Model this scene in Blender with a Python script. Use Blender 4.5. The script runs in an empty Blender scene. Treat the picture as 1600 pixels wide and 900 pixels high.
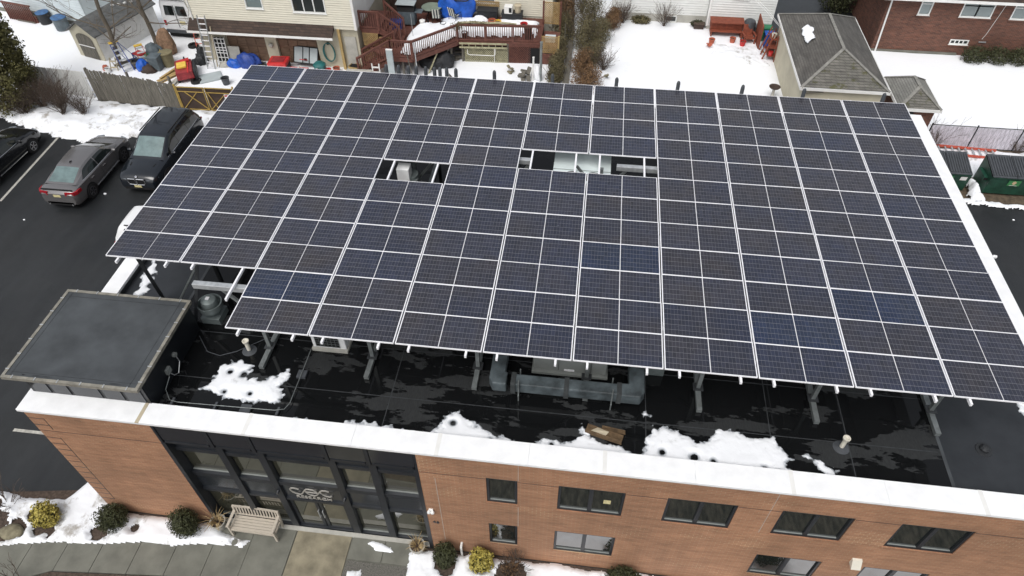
import bpy, bmesh, math, random
import numpy as np
from mathutils import Vector, Matrix
R = math.radians
random.seed(7)
S = bpy.context.scene
COL = S.collection
# ------------------------------------------------------------------ camera
cam = bpy.data.cameras.new('camera'); camo = bpy.data.objects.new('camera', cam); COL.objects.link(camo)
yaw, pit, rol = -0.129, 0.8094, -0.008
fw = Vector((math.sin(yaw)*math.cos(pit), math.cos(yaw)*math.cos(pit), -math.sin(pit)))
rt = Vector((math.cos(yaw), -math.sin(yaw), 0)); up = rt.cross(fw)
r2 = rt*math.cos(rol)+up*math.sin(rol); u2 = up*math.cos(rol)-rt*math.sin(rol)
mw = Matrix((r2, u2, -fw)).transposed().to_4x4(); mw.translation = (12.033, -9.578, 20.285)
camo.matrix_world = mw
cam.sensor_width = 36; cam.lens = 1087.6/1600*36; cam.clip_end = 800; cam.clip_start = .3
S.camera = camo
# ------------------------------------------------------------------ overcast sky + soft sun
SUN_EL, SUN_AZ = 58, 200        # azimuth of the sun, degrees clockwise from +Y
w = bpy.data.worlds.new('World'); S.world = w; w.use_nodes = True
nt = w.node_tree; nt.nodes.clear()
o = nt.nodes.new('ShaderNodeOutputWorld'); bg = nt.nodes.new('ShaderNodeBackground')
sk = nt.nodes.new('ShaderNodeTexSky'); sk.sky_type = 'NISHITA'; sk.sun_disc = False
sk.sun_elevation = R(SUN_EL); sk.sun_rotation = R(SUN_AZ); sk.dust_density = 4; sk.air_density = 1.2; sk.ozone_density = 1
hs = nt.nodes.new('ShaderNodeHueSaturation'); hs.inputs['Saturation'].default_value = .28
nt.links.new(sk.outputs[0], hs.inputs['Color']); nt.links.new(hs.outputs[0], bg.inputs[0]); nt.links.new(bg.outputs[0], o.inputs[0])
bg.inputs[1].default_value = .15
sun = bpy.data.lights.new('sun', 'SUN'); sun.energy = 1.3; sun.angle = R(35); sun.color = (1, .97, .93)
so = bpy.data.objects.new('sun', sun); COL.objects.link(so)
az, el = R(SUN_AZ), R(SUN_EL)
so.rotation_euler = (-Vector((math.sin(az)*math.cos(el), math.cos(az)*math.cos(el), math.sin(el)))).to_track_quat('-Z', 'Y').to_euler()
S.view_settings.view_transform = 'Standard'; S.view_settings.look = 'None'; S.view_settings.exposure = 0.0; S.view_settings.gamma = 1
S.render.resolution_x = 1024; S.render.resolution_y = 576
# ------------------------------------------------------------------ materials
def _new(name):
    m = bpy.data.materials.new(name); m.use_nodes = True
    t = m.node_tree; b = t.nodes['Principled BSDF']
    return m, t, b
def _coords(t, world=True):
    if world:
        return t.nodes.new('ShaderNodeNewGeometry').outputs['Position']
    a = t.nodes.new('ShaderNodeTexCoord').outputs['Object']
    i = t.nodes.new('ShaderNodeObjectInfo').outputs['Random']
    mm = t.nodes.new('ShaderNodeVectorMath'); mm.operation = 'MULTIPLY_ADD'
    t.links.new(i, mm.inputs[0]); mm.inputs[1].default_value = (37, 91, 53); t.links.new(a, mm.inputs[2])
    return mm.outputs[0]
def _map(t, co, sc):
    m = t.nodes.new('ShaderNodeMapping'); m.inputs['Scale'].default_value = sc
    t.links.new(co, m.inputs['Vector']); return m.outputs[0]
def _noise(t, co, scale, detail=5, rough=.6):
    n = t.nodes.new('ShaderNodeTexNoise'); n.inputs['Scale'].default_value = scale
    n.inputs['Detail'].default_value = detail; n.inputs['Roughness'].default_value = rough
    t.links.new(co, n.inputs['Vector']); return n.outputs['Fac']
def _ramp(t, f, stops):
    r = t.nodes.new('ShaderNodeValToRGB'); e = r.color_ramp.elements
    while len(e) < len(stops): e.new(.5)
    for k, (p, c) in zip(e, stops): k.position = p; k.color = (c[0], c[1], c[2], 1)
    t.links.new(f, r.inputs[0]); return r.outputs[0]
def _mixc(t, f, a, b, mode='MIX'):
    m = t.nodes.new('ShaderNodeMix'); m.data_type = 'RGBA'; m.blend_type = mode
    for s, v in ((m.inputs[0], f), (m.inputs[6], a), (m.inputs[7], b)):
        if hasattr(v, 'is_linked'): t.links.new(v, s)
        elif isinstance(v, (int, float)): s.default_value = v
        else: s.default_value = (v[0], v[1], v[2], 1)
    return m.outputs[2]
def _math(t, op, a, b=None, c=None):
    m = t.nodes.new('ShaderNodeMath'); m.operation = op
    for i, v in enumerate((a, b, c)):
        if v is None: continue
        if hasattr(v, 'is_linked'): t.links.new(v, m.inputs[i])
        else: m.inputs[i].default_value = v
    return m.outputs[0]
def _bump(t, b, h, strength, dist):
    n = t.nodes.new('ShaderNodeBump'); n.inputs['Strength'].default_value = strength; n.inputs['Distance'].default_value = dist
    t.links.new(h, n.inputs['Height']); t.links.new(n.outputs[0], b.inputs['Normal'])
def M(name, c, rough=.6, var=.25, scale=5, bump=0, bscale=40, metal=0, ior=1.45, stretch=(1, 1, 1), world=False, c2=None, coat=0):
    m, t, b = _new(name)
    co = _map(t, _coords(t, world), stretch)
    lo = tuple(x*(1-var) for x in c); hi = c2 or tuple(min(1, x*(1+var)) for x in c)
    t.links.new(_ramp(t, _noise(t, co, scale), ((.3, lo), (.7, hi))), b.inputs['Base Color'])
    b.inputs['Roughness'].default_value = rough; b.inputs['Metallic'].default_value = metal; b.inputs['IOR'].default_value = ior
    b.inputs['Coat Weight'].default_value = coat
    if bump: _bump(t, b, _noise(t, co, bscale, 4), 1, bump)
    return m
MT = {}
def brick(name, c1, c2, mortar, bw=.21, bh=.072, streak=.25, moire=False, moss=False):
    m, t, b = _new(name)
    p = _coords(t); s = t.nodes.new('ShaderNodeSeparateXYZ'); t.links.new(p, s.inputs[0])
    cx = t.nodes.new('ShaderNodeCombineXYZ')
    t.links.new(_math(t, 'ADD', s.outputs[0], s.outputs[1]), cx.inputs[0]); t.links.new(s.outputs[2], cx.inputs[1])
    br = t.nodes.new('ShaderNodeTexBrick'); t.links.new(cx.outputs[0], br.inputs['Vector'])
    br.inputs['Scale'].default_value = 1; br.inputs['Brick Width'].default_value = bw; br.inputs['Row Height'].default_value = bh
    br.inputs['Mortar Size'].default_value = .006; br.inputs['Color1'].default_value = (*c1, 1); br.inputs['Color2'].default_value = (*c2, 1)
    br.inputs['Mortar'].default_value = (*mortar, 1); br.inputs['Bias'].default_value = -.1
    n = _noise(t, _map(t, cx.outputs[0], (.35, 3, 1)), 2.2, 6, .65)
    n2 = _noise(t, p, .5, 4)
    v = _ramp(t, n, ((.25, (1-streak,)*3), (.75, (1+streak*.6,)*3)))
    v2 = _ramp(t, n2, ((.3, (.80, .80, .78)), (.7, (1.12, 1.08, 1.02))))
    drip = _noise(t, _map(t, cx.outputs[0], (1.3, .16, 1)), 1.3, 5, .6)
    v2 = _mixc(t, 1, v2, _ramp(t, drip, ((.30, (.88, .87, .86)), (.6, (1.03, 1.02, 1.02)))), 'MULTIPLY')
    colr = br.outputs['Color']
    if moire:      # paler joints in some areas of the wall, moire put into the colour
        k = _math(t, 'MULTIPLY', _math(t, 'SUBTRACT', _noise(t, _map(t, cx.outputs[0], (.5, 1, 1)), .9, 3), .56), 6)
        k = _math(t, 'MULTIPLY', _math(t, 'MINIMUM', _math(t, 'MAXIMUM', k, 0), .75), br.outputs['Fac'])
        colr = _mixc(t, k, colr, (.66, .52, .34))
    if moss:
        k = _math(t, 'MINIMUM', _math(t, 'MAXIMUM', _math(t, 'MULTIPLY', _math(t, 'SUBTRACT', _noise(t, p, 1.9, 6, .7), .53), 9), 0), .8)
        colr = _mixc(t, k, colr, (.075, .078, .022))
    t.links.new(_mixc(t, 1, _mixc(t, 1, colr, v, 'MULTIPLY'), v2, 'MULTIPLY'), b.inputs['Base Color'])
    b.inputs['Roughness'].default_value = .85
    _bump(t, b, br.outputs['Fac'], .6, -.006)
    return m
MT['brick'] = brick('brick_tan', (.41, .215, .127), (.335, .172, .103), (.40, .275, .18), streak=.26, moire=True)
MT['brick_red'] = brick('brick_red', (.165, .066, .043), (.09, .038, .028), (.17, .13, .11), streak=.3)
MT['shingle_grey'] = brick('shingle_grey', (.132, .129, .124), (.108, .105, .101), (.08, .078, .075), .22, .055, .5)
MT['shingle_mossy'] = brick('shingle_mossy', (.19, .188, .175), (.155, .153, .142), (.045, .045, .042), .26, .075, .5, moss=True)
MT['shingle_brown'] = brick('shingle_brown', (.075, .05, .04), (.045, .032, .027), (.02, .015, .013), .3, .1, .3)
MT['shingle_pale'] = brick('shingle_pale', (.26, .265, .255), (.22, .225, .215), (.13, .13, .125), .24, .06, .35)
MT['shingle_cap'] = M('shingle_cap', (.23, .225, .205), .85, .25, 6, .004, 25, world=True)
MT['shingle_shed'] = M('shingle_shed', (.13, .135, .135), .85, .3, 3, .006, 25, stretch=(1, 1, 4), world=True)
def asphalt():
    m, t, b = _new('asphalt'); p = _coords(t)
    a = _ramp(t, _noise(t, p, .22, 6, .65), ((.3, (.010, .0118, .0135)), (.7, (.021, .0228, .0245))))
    s1 = _ramp(t, _noise(t, _map(t, p, (2.2, .35, 1)), .8, 6, .7), ((.35, (.82,)*3), (.75, (1.3,)*3)))
    s2 = _ramp(t, _noise(t, p, 42, 3, .6), ((.3, (.75,)*3), (.8, (1.4,)*3)))
    t.links.new(_mixc(t, 1, _mixc(t, 1, a, s1, 'MULTIPLY'), s2, 'MULTIPLY'), b.inputs['Base Color'])
    t.links.new(_ramp(t, _noise(t, p, .35, 5), ((.35, (.42,)*3), (.65, (.72,)*3))), b.inputs['Roughness'])
    _bump(t, b, _noise(t, p, 110, 3), 1, .004); return m
MT['asphalt'] = asphalt()
MT['asphalt_wet'] = M('asphalt_wet', (.022, .025, .028), .3, .35, .8, .003, 90, world=True)
MT['paint_line'] = M('line_paint', (.42, .41, .37), .7, .3, 8)
def snowmat(name, base, dirt, amt, sc, thin=False):
    m, t, b = _new(name)
    p = _coords(t)
    n = _noise(t, p, sc, 8, .68)
    colr = _ramp(t, n, ((amt, dirt), (amt+.13, base)))
    if thin:       # thin wet snow lets the dark roof through
        at = t.nodes.new('ShaderNodeAttribute'); at.attribute_name = 'thick'
        th = _math(t, 'MULTIPLY_ADD', _math(t, 'SUBTRACT', n, .5), .9, at.outputs['Fac'])
        colr = _mixc(t, 1, colr, _ramp(t, th, ((.10, (.14, .15, .155)), (.30, (.52, .54, .56)), (.62, (1, 1, 1)))), 'MULTIPLY')
    t.links.new(colr, b.inputs['Base Color'])
    b.inputs['Roughness'].default_value = .75
    _bump(t, b, _noise(t, p, 5, 4, .5), .5, .025)
    return m
MT['snow'] = snowmat('snow', (.87, .89, .92), (.80, .82, .85), .25, .6)
MT['snow_plowed'] = snowmat('snow_plowed', (.82, .84, .87), (.36, .34, .31), .33, 1.6)
MT['snow_roof'] = snowmat('snow_roof', (.86, .88, .91), (.55, .56, .57), .25, 2.5, True)
MT['concrete'] = M('concrete', (.155, .155, .130), .75, .22, 1.6, .003, 60, world=True)
MT['concrete_tan'] = M('concrete_tan', (.225, .20, .14), .7, .35, 1.8, .003, 60, world=True)
MT['concrete_lt'] = M('concrete_light', (.42, .41, .37), .8, .15, 3, .003, 60)
MT['mulch'] = M('mulch', (.085, .062, .048), .95, .5, 14, .03, 50, world=True)
MT['lawn'] = M('lawn', (.022, .025, .018), .95, .5, 3.5, .03, 30, world=True, c2=(.12, .11, .085), stretch=(2.2, .7, 1))
MT['mud'] = M('mud', (.10, .075, .05), .8, .5, 4, .02, 20, world=True)
MT['gravel'] = M('gravel', (.13, .125, .11), .9, .8, 38, .02, 45, world=True)
MT['coping'] = M('coping', (.86, .87, .88), .5, .06, 2.5, 0, 40, world=True)
MT['white'] = M('white_paint', (.78, .78, .76), .5, .06, 3)
MT['white_metal'] = M('white_metal', (.80, .81, .81), .35, .05, 3)
MT['pvc'] = M('pvc', (.66, .63, .54), .45, .1, 5)
MT['beige'] = M('beige_wall', (.50, .465, .36), .85, .12, 1.2, .003, 30)
MT['tan'] = M('tan', (.46, .40, .29), .7, .15, 4)
MT['siding_cream'] = M('siding_cream', (.70, .67, .56), .55, .06, 2)
MT['siding_white'] = M('siding_white', (.72, .73, .71), .55, .06, 2)
MT['siding_blue'] = M('siding_blue', (.56, .62, .64), .6, .08, 2)
MT['black_metal'] = M('black_metal', (.012, .014, .017), .33, .25, 2)
MT['black_frame'] = M('black_frame', (.018, .021, .026), .4, .2, 2)
MT['spandrel'] = M('spandrel', (.02, .024, .030), .18, .2, 1.0, ior=1.6)
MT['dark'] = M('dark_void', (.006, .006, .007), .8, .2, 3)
MT['galv'] = M('galvanised', (.50, .52, .53), .42, .2, 7, metal=.55)
MT['galv_dark'] = M('shaded_grey_steel', (.23, .25, .25), .45, .25, 5, metal=.5)  # darker copy of galvanised, shade put into the colour; also plain grey steel
MT['alu'] = M('aluminium', (.86, .86, .89), .4, .05, 4)
MT['steel_dark'] = M('steel_dark', (.05, .054, .058), .5, .3, 5, metal=.3)
MT['duct'] = M('duct_wrap', (.075, .092, .10), .5, .6, 2.5, .01, 6, world=True)
MT['duct_tape'] = M('duct_tape', (.05, .055, .057), .6, .3, 6)
MT['hvac'] = M('hvac_grey', (.22, .235, .225), .5, .12, 3)
MT['hvac_teal'] = M('hvac_pale', (.66, .74, .74), .45, .06, 2)
MT['fan_grey'] = M('fan_grey', (.17, .20, .20), .45, .2, 4, metal=.3)
MT['cardboard'] = M('cardboard', (.12, .078, .042), .9, .4, 9)
MT['trim_bronze'] = M('edge_metal', (.27, .255, .215), .5, .35, 4, metal=.3)
MT['bench_wood'] = M('bench_wood', (.47, .42, .35), .8, .15, 9, .002, 60, stretch=(1, 8, 8))
MT['deck_red'] = M('deck_stain', (.135, .054, .040), .7, .35, 6, .002, 60)
MT['wood_red'] = M('red_wood', (.21, .055, .03), .7, .3, 6)
MT['wood_grey'] = M('weathered_wood', (.135, .125, .105), .9, .5, 5, .004, 40, stretch=(6, 6, .6))
MT['wood_tan'] = M('tan_wood', (.42, .30, .13), .8, .3, 6, stretch=(4, 4, .7))
MT['lattice'] = M('lattice_wood', (.40, .27, .12), .8, .3, 6)
MT['lattice_pale'] = M('lattice_pale', (.36, .34, .22), .8, .3, 6)
MT['wood_door'] = M('brown_door', (.19, .12, .08), .7, .35, 4, stretch=(.6, 1, 5))
MT['bark'] = M('bark', (.135, .115, .09), .95, .4, 9, .01, 30, stretch=(3, 3, .6))
MT['twig'] = M('twigs', (.085, .062, .048), .95, .35, 9)
MT['leaf_dark'] = M('leaf_dark', (.042, .047, .018), .7, .65, 9, world=True)
MT['leaf_yellow'] = M('leaf_variegated', (.30, .25, .045), .6, .65, 16, world=True, c2=(.62, .52, .12))
MT['leaf_arbor'] = M('leaf_arborvitae', (.105, .098, .034), .75, .6, 2.2, world=True)
MT['leaf_olive'] = M('leaf_olive', (.125, .108, .055), .8, .6, 2, world=True)
MT['leaf_brown'] = M('leaf_brown', (.17, .10, .05), .85, .55, 3, world=True)
MT['grass_dead'] = M('dead_grass', (.42, .31, .16), .85, .4, 12)
MT['tyre'] = M('tyre', (.014, .014, .015), .8, .2, 9)
MT['rim'] = M('rim', (.55, .56, .58), .3, .1, 9, metal=.8)
MT['rim_dark'] = M('rim_dark', (.12, .12, .13), .35, .2, 9, metal=.6)
MT['car_black'] = M('paint_black', (.008, .009, .011), .22, .2, 1, coat=.5)
MT['car_navy'] = M('paint_navy', (.006, .009, .014), .14, .2, 1, coat=.6)
MT['car_grey'] = M('paint_grey', (.20, .193, .195), .26, .06, 1, metal=.55, coat=.6)
MT['car_white'] = M('paint_white', (.78, .79, .80), .3, .04, 1, coat=.5)
MT['car_glass'] = M('car_glass', (.010, .014, .014), .05, .2, 1, ior=1.6)
MT['car_glass_pale'] = M('pale_car_glass', (.13, .19, .19), .22, .25, 3, ior=1.7)  # paler, rougher glass for single car windows
MT['chrome'] = M('chrome', (.75, .76, .78), .18, .05, 5, metal=.9)
MT['lamp_red'] = M('tail_lamp', (.30, .012, .02), .2, .2, 5)
MT['lamp_clear'] = M('head_lamp', (.20, .22, .24), .12, .3, 9, ior=1.6)
MT['plate'] = M('number_plate', (.62, .55, .30), .5, .2, 20)
MT['green_bin'] = M('dumpster_green', (.012, .055, .035), .45, .4, 3)
MT['lid'] = M('lid_grey', (.060, .066, .074), .55, .25, 5)
MT['sticker'] = M('sticker_green', (.05, .22, .08), .5, .2, 9)
MT['emblem'] = M('emblem_tan', (.55, .42, .26), .6, .3, 14)
MT['red_fibre'] = M('red_fibreglass', (.48, .085, .05), .5, .25, 6)
MT['red'] = M('red_plastic', (.50, .03, .03), .45, .2, 4)
MT['red_dark'] = M('red_worn', (.27, .03, .035), .5, .4, 6)
MT['orange'] = M('terracotta', (.42, .105, .055), .6, .2, 6)
MT['yellow'] = M('yellow_plastic', (.75, .50, .08), .5, .15, 5)
MT['gate_yellow'] = M('gate_frame_yellow', (.42, .29, .08), .55, .2, 6)
MT['brown_sheet'] = M('brown_sheet', (.055, .036, .028), .7, .3, 3)
MT['blue_tarp'] = M('blue_tarp', (.015, .10, .48), .45, .35, 3, .03, 7)
MT['blue_dark'] = M('blue_plastic', (.02, .055, .26), .5, .3, 5)
MT['blue_muted'] = M('faded_blue', (.055, .13, .27), .7, .4, 5)
MT['teal'] = M('teal_plastic', (.02, .13, .13), .5, .3, 5)
MT['green'] = M('green_plastic', (.03, .19, .09), .5, .3, 5)
MT['grey_plastic'] = M('grey_plastic', (.10, .125, .14), .55, .25, 4)
MT['slab_grey'] = M('slab_grey', (.40, .45, .46), .6, .1, 2)
MT['dark_plastic'] = M('dark_plastic', (.022, .024, .027), .6, .3, 5)
MT['burlap'] = M('burlap', (.24, .15, .095), .95, .4, 6, .03, 12)
MT['rock'] = M('rock', (.20, .18, .12), .9, .35, 5, .03, 12)
MT['olive_sheet'] = M('olive_board', (.20, .175, .10), .8, .2, 4)
MT['glass_green'] = M('table_glass', (.22, .27, .22), .15, .15, 3)
MT['stripe'] = M('cushion_white', (.62, .62, .55), .8, .1, 4)
MT['sign_metal'] = M('sign_metal', (.52, .50, .46), .35, .12, 9, metal=.5)
MT['pane_frame'] = M('window_white', (.76, .77, .75), .5, .05, 4)
MT['slat_lilac'] = M('fence_slat', (.60, .57, .63), .8, .25, 3)
MT['vinyl_fence'] = M('vinyl_fence', (.66, .66, .64), .7, .12, 2)
def glass(name, c, ior, rough=.03):
    return M(name, c, rough, .15, .6, ior=ior)
MT['pane'] = glass('window_glass', (.018, .022, .021), 2.9)
MT['pane_entry'] = glass('entrance_glass', (.045, .045, .032), 2.7)
MT['pane_house'] = glass('house_glass', (.16, .20, .20), 1.9)
MT['pane_dark'] = glass('dim_glass', (.03, .035, .035), 1.7)
# solar cells: 12 x 6 half-cells in each half panel
def cells():
    m, t, b = _new('solar_cells')
    s = t.nodes.new('ShaderNodeSeparateXYZ'); t.links.new(t.nodes.new('ShaderNodeTexCoord').outputs['Object'], s.inputs[0])
    info = t.nodes.new('ShaderNodeObjectInfo')
    u = _math(t, 'DIVIDE', s.outputs[0], .962/12); v = _math(t, 'DIVIDE', s.outputs[1], .9505/6)
    def line(a, wd):
        f = _math(t, 'FRACT', a)
        return _math(t, 'GREATER_THAN', _math(t, 'ABSOLUTE', _math(t, 'SUBTRACT', f, .5)), .5-wd)
    g = _math(t, 'MAXIMUM', _math(t, 'MULTIPLY', line(u, .030), .55), line(v, .020))
    c = t.nodes.new('ShaderNodeCombineXYZ')
    t.links.new(_math(t, 'FLOOR', u), c.inputs[0]); t.links.new(_math(t, 'FLOOR', v), c.inputs[1])
    t.links.new(_math(t, 'MULTIPLY', info.outputs['Random'], 91), c.inputs[2])
    wn = t.nodes.new('ShaderNodeTexWhiteNoise'); t.links.new(c.outputs[0], wn.inputs[0])
    val = _ramp(t, wn.outputs['Value'], ((0, (.82, .83, .84)), (1, (1.2, 1.19, 1.2))))
    base = _mixc(t, 1, info.outputs['Color'], val, 'MULTIPLY')
    pn = _noise(t, _coords(t), .9, 4, .6)
    tint = _ramp(t, pn, ((.35, (.84, .94, 1.13)), (.65, (1.13, 1.05, .95))))
    base = _mixc(t, 1, base, tint, 'MULTIPLY')
    t.links.new(_mixc(t, _math(t, 'MULTIPLY', g, .75), base, (.26, .26, .28)), b.inputs['Base Color'])
    t.links.new(_ramp(t, _noise(t, _coords(t), 2.2, 6, .7), ((.3, (.12,)*3), (.75, (.30,)*3))), b.inputs['Roughness']); b.inputs['IOR'].default_value = 1.6
    return m
MT['cells'] = cells()
# roof membrane: dry grey sheet with standing water
def membrane():
    m, t, b = _new('roof_membrane')
    p = _coords(t); s = t.nodes.new('ShaderNodeSeparateXYZ'); t.links.new(p, s.inputs[0])
    n = _noise(t, _map(t, p, (.42, 1.15, 1)), 1.25, 7, .62)
    side = _math(t, 'MAXIMUM', _math(t, 'GREATER_THAN', s.outputs[0], 21.2), _math(t, 'LESS_THAN', s.outputs[0], .85))
    wet = _math(t, 'MULTIPLY', _math(t, 'SMOOTH_MIN', _math(t, 'MAXIMUM', _math(t, 'MULTIPLY', _math(t, 'SUBTRACT', n, .44), 60), 0), 1, .05), _math(t, 'SUBTRACT', 1, side))
    fine = _noise(t, _map(t, p, (6, 1, 1)), 9, 4)
    dry = _ramp(t, fine, ((.3, (.016, .0175, .0185)), (.75, (.036, .038, .039))))
    dry2 = _ramp(t, _noise(t, p, 1.1, 6), ((.3, (.020, .023, .027)), (.75, (.038, .042, .048))))
    t.links.new(_mixc(t, wet, _mixc(t, side, dry, dry2), (.006, .0065, .007)), b.inputs['Base Color'])
    t.links.new(_math(t, 'MULTIPLY_ADD', wet, -.52, .56), b.inputs['Roughness'])
    b.inputs['IOR'].default_value = 1.36
    return m
MT['membrane'] = membrane()
MT['membrane_grey'] = M('penthouse_membrane', (.055, .061, .066), .5, .3, 1.3, .002, 30, world=True)
# ------------------------------------------------------------------ mesh helpers
class MB:
    def __init__(s): s.v = []; s.f = []
    def add(s, vs, fs):
        n = len(s.v); s.v += [tuple(p) for p in vs]; s.f += [tuple(i+n for i in f) for f in fs]; return s
    def box(s, x0, x1, y0, y1, z0, z1):
        return s.add([(x, y, z) for z in (z0, z1) for y in (y0, y1) for x in (x0, x1)],
                     [(0, 2, 3, 1), (4, 5, 7, 6), (0, 1, 5, 4), (2, 6, 7, 3), (0, 4, 6, 2), (1, 3, 7, 5)])
    def bar(s, a, b, wx, wz, upv=(0, 0, 1)):
        a, b = Vector(a), Vector(b); d = (b-a).normalized(); u = Vector(upv)
        if abs(d.dot(u)) > .99: u = Vector((0, 1, 0))
        x = d.cross(u).normalized(); u = x.cross(d)
        q = [(-1, -1), (1, -1), (1, 1), (-1, 1)]
        vs = [p+x*(i*wx/2)+u*(j*wz/2) for p in (a, b) for i, j in q]
        return s.add(vs, [(3, 2, 1, 0), (4, 5, 6, 7)]+[(i, (i+1) % 4, 4+(i+1) % 4, 4+i) for i in range(4)])
    def cyl(s, a, b, r0, r1=None, n=12, caps=True):
        a, b = Vector(a), Vector(b); r1 = r0 if r1 is None else r1
        d = (b-a).normalized(); u = Vector((0, 0, 1)) if abs(d.z) < .9 else Vector((1, 0, 0))
        x = d.cross(u).normalized(); y = d.cross(x)
        vs = []
        for p, r in ((a, r0), (b, r1)):
            vs += [p+(x*math.cos(2*math.pi*k/n)+y*math.sin(2*math.pi*k/n))*r for k in range(n)]
        fs = [(k, k+n, (k+1) % n+n, (k+1) % n) for k in range(n)]
        if caps: fs += [tuple(range(n)), tuple(range(2*n-1, n-1, -1))]
        return s.add(vs, fs)
    def tube(s, pts, r, n=8):
        pts = [Vector(p) for p in pts]; rr = r if isinstance(r, (list, tuple)) else [r]*len(pts)
        base = len(s.v); x = None
        for i, p in enumerate(pts):
            d = (pts[min(i+1, len(pts)-1)]-pts[max(i-1, 0)]).normalized()
            if x is None:
                u = Vector((0, 0, 1)) if abs(d.z) < .9 else Vector((1, 0, 0)); x = d.cross(u).normalized()
            else: x = (x-d*x.dot(d)).normalized()
            y = d.cross(x)
            for k in range(n): s.v.append(tuple(p+(x*math.cos(2*math.pi*k/n)+y*math.sin(2*math.pi*k/n))*rr[i]))
        for i in range(len(pts)-1):
            for k in range(n):
                a = base+i*n+k; b = base+i*n+(k+1) % n; s.f.append((a, b, b+n, a+n))
        s.f.append(tuple(base+k for k in range(n-1, -1, -1))); s.f.append(tuple(base+(len(pts)-1)*n+k for k in range(n)))
        return s
    def lathe(s, prof, n=16, c=(0, 0, 0)):
        base = len(s.v)
        for r, z in prof:
            for k in range(n):
                a = 2*math.pi*k/n; s.v.append((c[0]+r*math.cos(a), c[1]+r*math.sin(a), c[2]+z))
        for i in range(len(prof)-1):
            for k in range(n):
                a = base+i*n+k; b = base+i*n+(k+1) % n; s.f.append((a, b, b+n, a+n))
        s.f.append(tuple(base+k for k in range(n-1, -1, -1))); s.f.append(tuple(base+(len(prof)-1)*n+k for k in range(n)))
        return s
    def prism(s, poly, z0, z1):
        n = len(poly)
        return s.add([(x, y, z0) for x, y in poly]+[(x, y, z1) for x, y in poly],
                     [tuple(range(n-1, -1, -1)), tuple(range(n, 2*n))]+[(i, (i+1) % n, (i+1) % n+n, i+n) for i in range(n)])
    def mesh(s, name):
        m = bpy.data.meshes.new(name); m.from_pydata(s.v, [], s.f); m.update(); return m
    def build(s, name, mat, parent=None, smooth=False, bevel=0, loc=None, rotz=0):
        return obj(name, s.mesh(name), mat, parent, smooth, bevel, loc, rotz)
def obj(name, me, mat, parent=None, smooth=False, bevel=0, loc=None, rotz=0):
    o = bpy.data.objects.new(name, me); COL.objects.link(o)
    if mat is not None and not me.materials: me.materials.append(MT[mat] if isinstance(mat, str) else mat)
    if parent: o.parent = parent
    if loc: o.location = loc
    if rotz: o.rotation_euler.z = rotz
    if smooth:
        for p in me.polygons: p.use_smooth = True
        if smooth != 'all':
            try: me.set_sharp_from_angle(angle=R(40))
            except Exception: pass
    if bevel:
        b = o.modifiers.new('bevel', 'BEVEL'); b.width = bevel; b.segments = 2; b.limit_method = 'ANGLE'
    return o
def tag(o, label, cat, group=None):
    o['label'] = label; o['category'] = cat
    if group: o['group'] = group
    return o
def thing(name, label, cat, loc=(0, 0, 0), rotz=0, group=None):
    o = bpy.data.objects.new(name, None); COL.objects.link(o); o.empty_display_size = .1
    o.location = loc; o.rotation_euler.z = rotz
    return tag(o, label, cat, group)
def kind(o, k): o['kind'] = k; return o
def dup(o, parent=None):
    c = o.copy(); COL.objects.link(c)
    if parent: c.parent = parent
    for ch in list(o.children): dup(ch, c)
    return c
# value noise
def vn(x, y, seed):
    xi = np.floor(x).astype(np.int64); yi = np.floor(y).astype(np.int64); fx = x-xi; fy = y-yi
    fx = fx*fx*(3-2*fx); fy = fy*fy*(3-2*fy)
    def h(a, b):
        n = (a*374761393+b*668265263+seed*974711) & 0x7fffffff
        n = (n ^ (n >> 13))*1274126177 & 0x7fffffff
        return ((n ^ (n >> 16)) & 0xffff)/65535.0
    return (h(xi, yi)*(1-fx)+h(xi+1, yi)*fx)*(1-fy)+(h(xi, yi+1)*(1-fx)+h(xi+1, yi+1)*fx)*fy
def fbm(x, y, seed, o=4):
    r = 0; a = .5
    for i in range(o): r = r+a*vn(x*2**i, y*2**i, seed+i); a *= .5
    return r/(1-.5**o)
def pdist(X, Y, poly):
    d = np.full(X.shape, 1e9); ins = np.zeros(X.shape, bool); n = len(poly)
    for i in range(n):
        x0, y0 = poly[i]; x1, y1 = poly[(i+1) % n]
        dx, dy = x1-x0, y1-y0; t = np.clip(((X-x0)*dx+(Y-y0)*dy)/(dx*dx+dy*dy+1e-12), 0, 1)
        d = np.minimum(d, np.hypot(X-x0-t*dx, Y-y0-t*dy))
        c = ((y0 > Y) != (y1 > Y)) & (X < (x1-x0)*(Y-y0)/(y1-y0+1e-12)+x0); ins ^= c
    return np.where(ins, d, -d)
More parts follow.
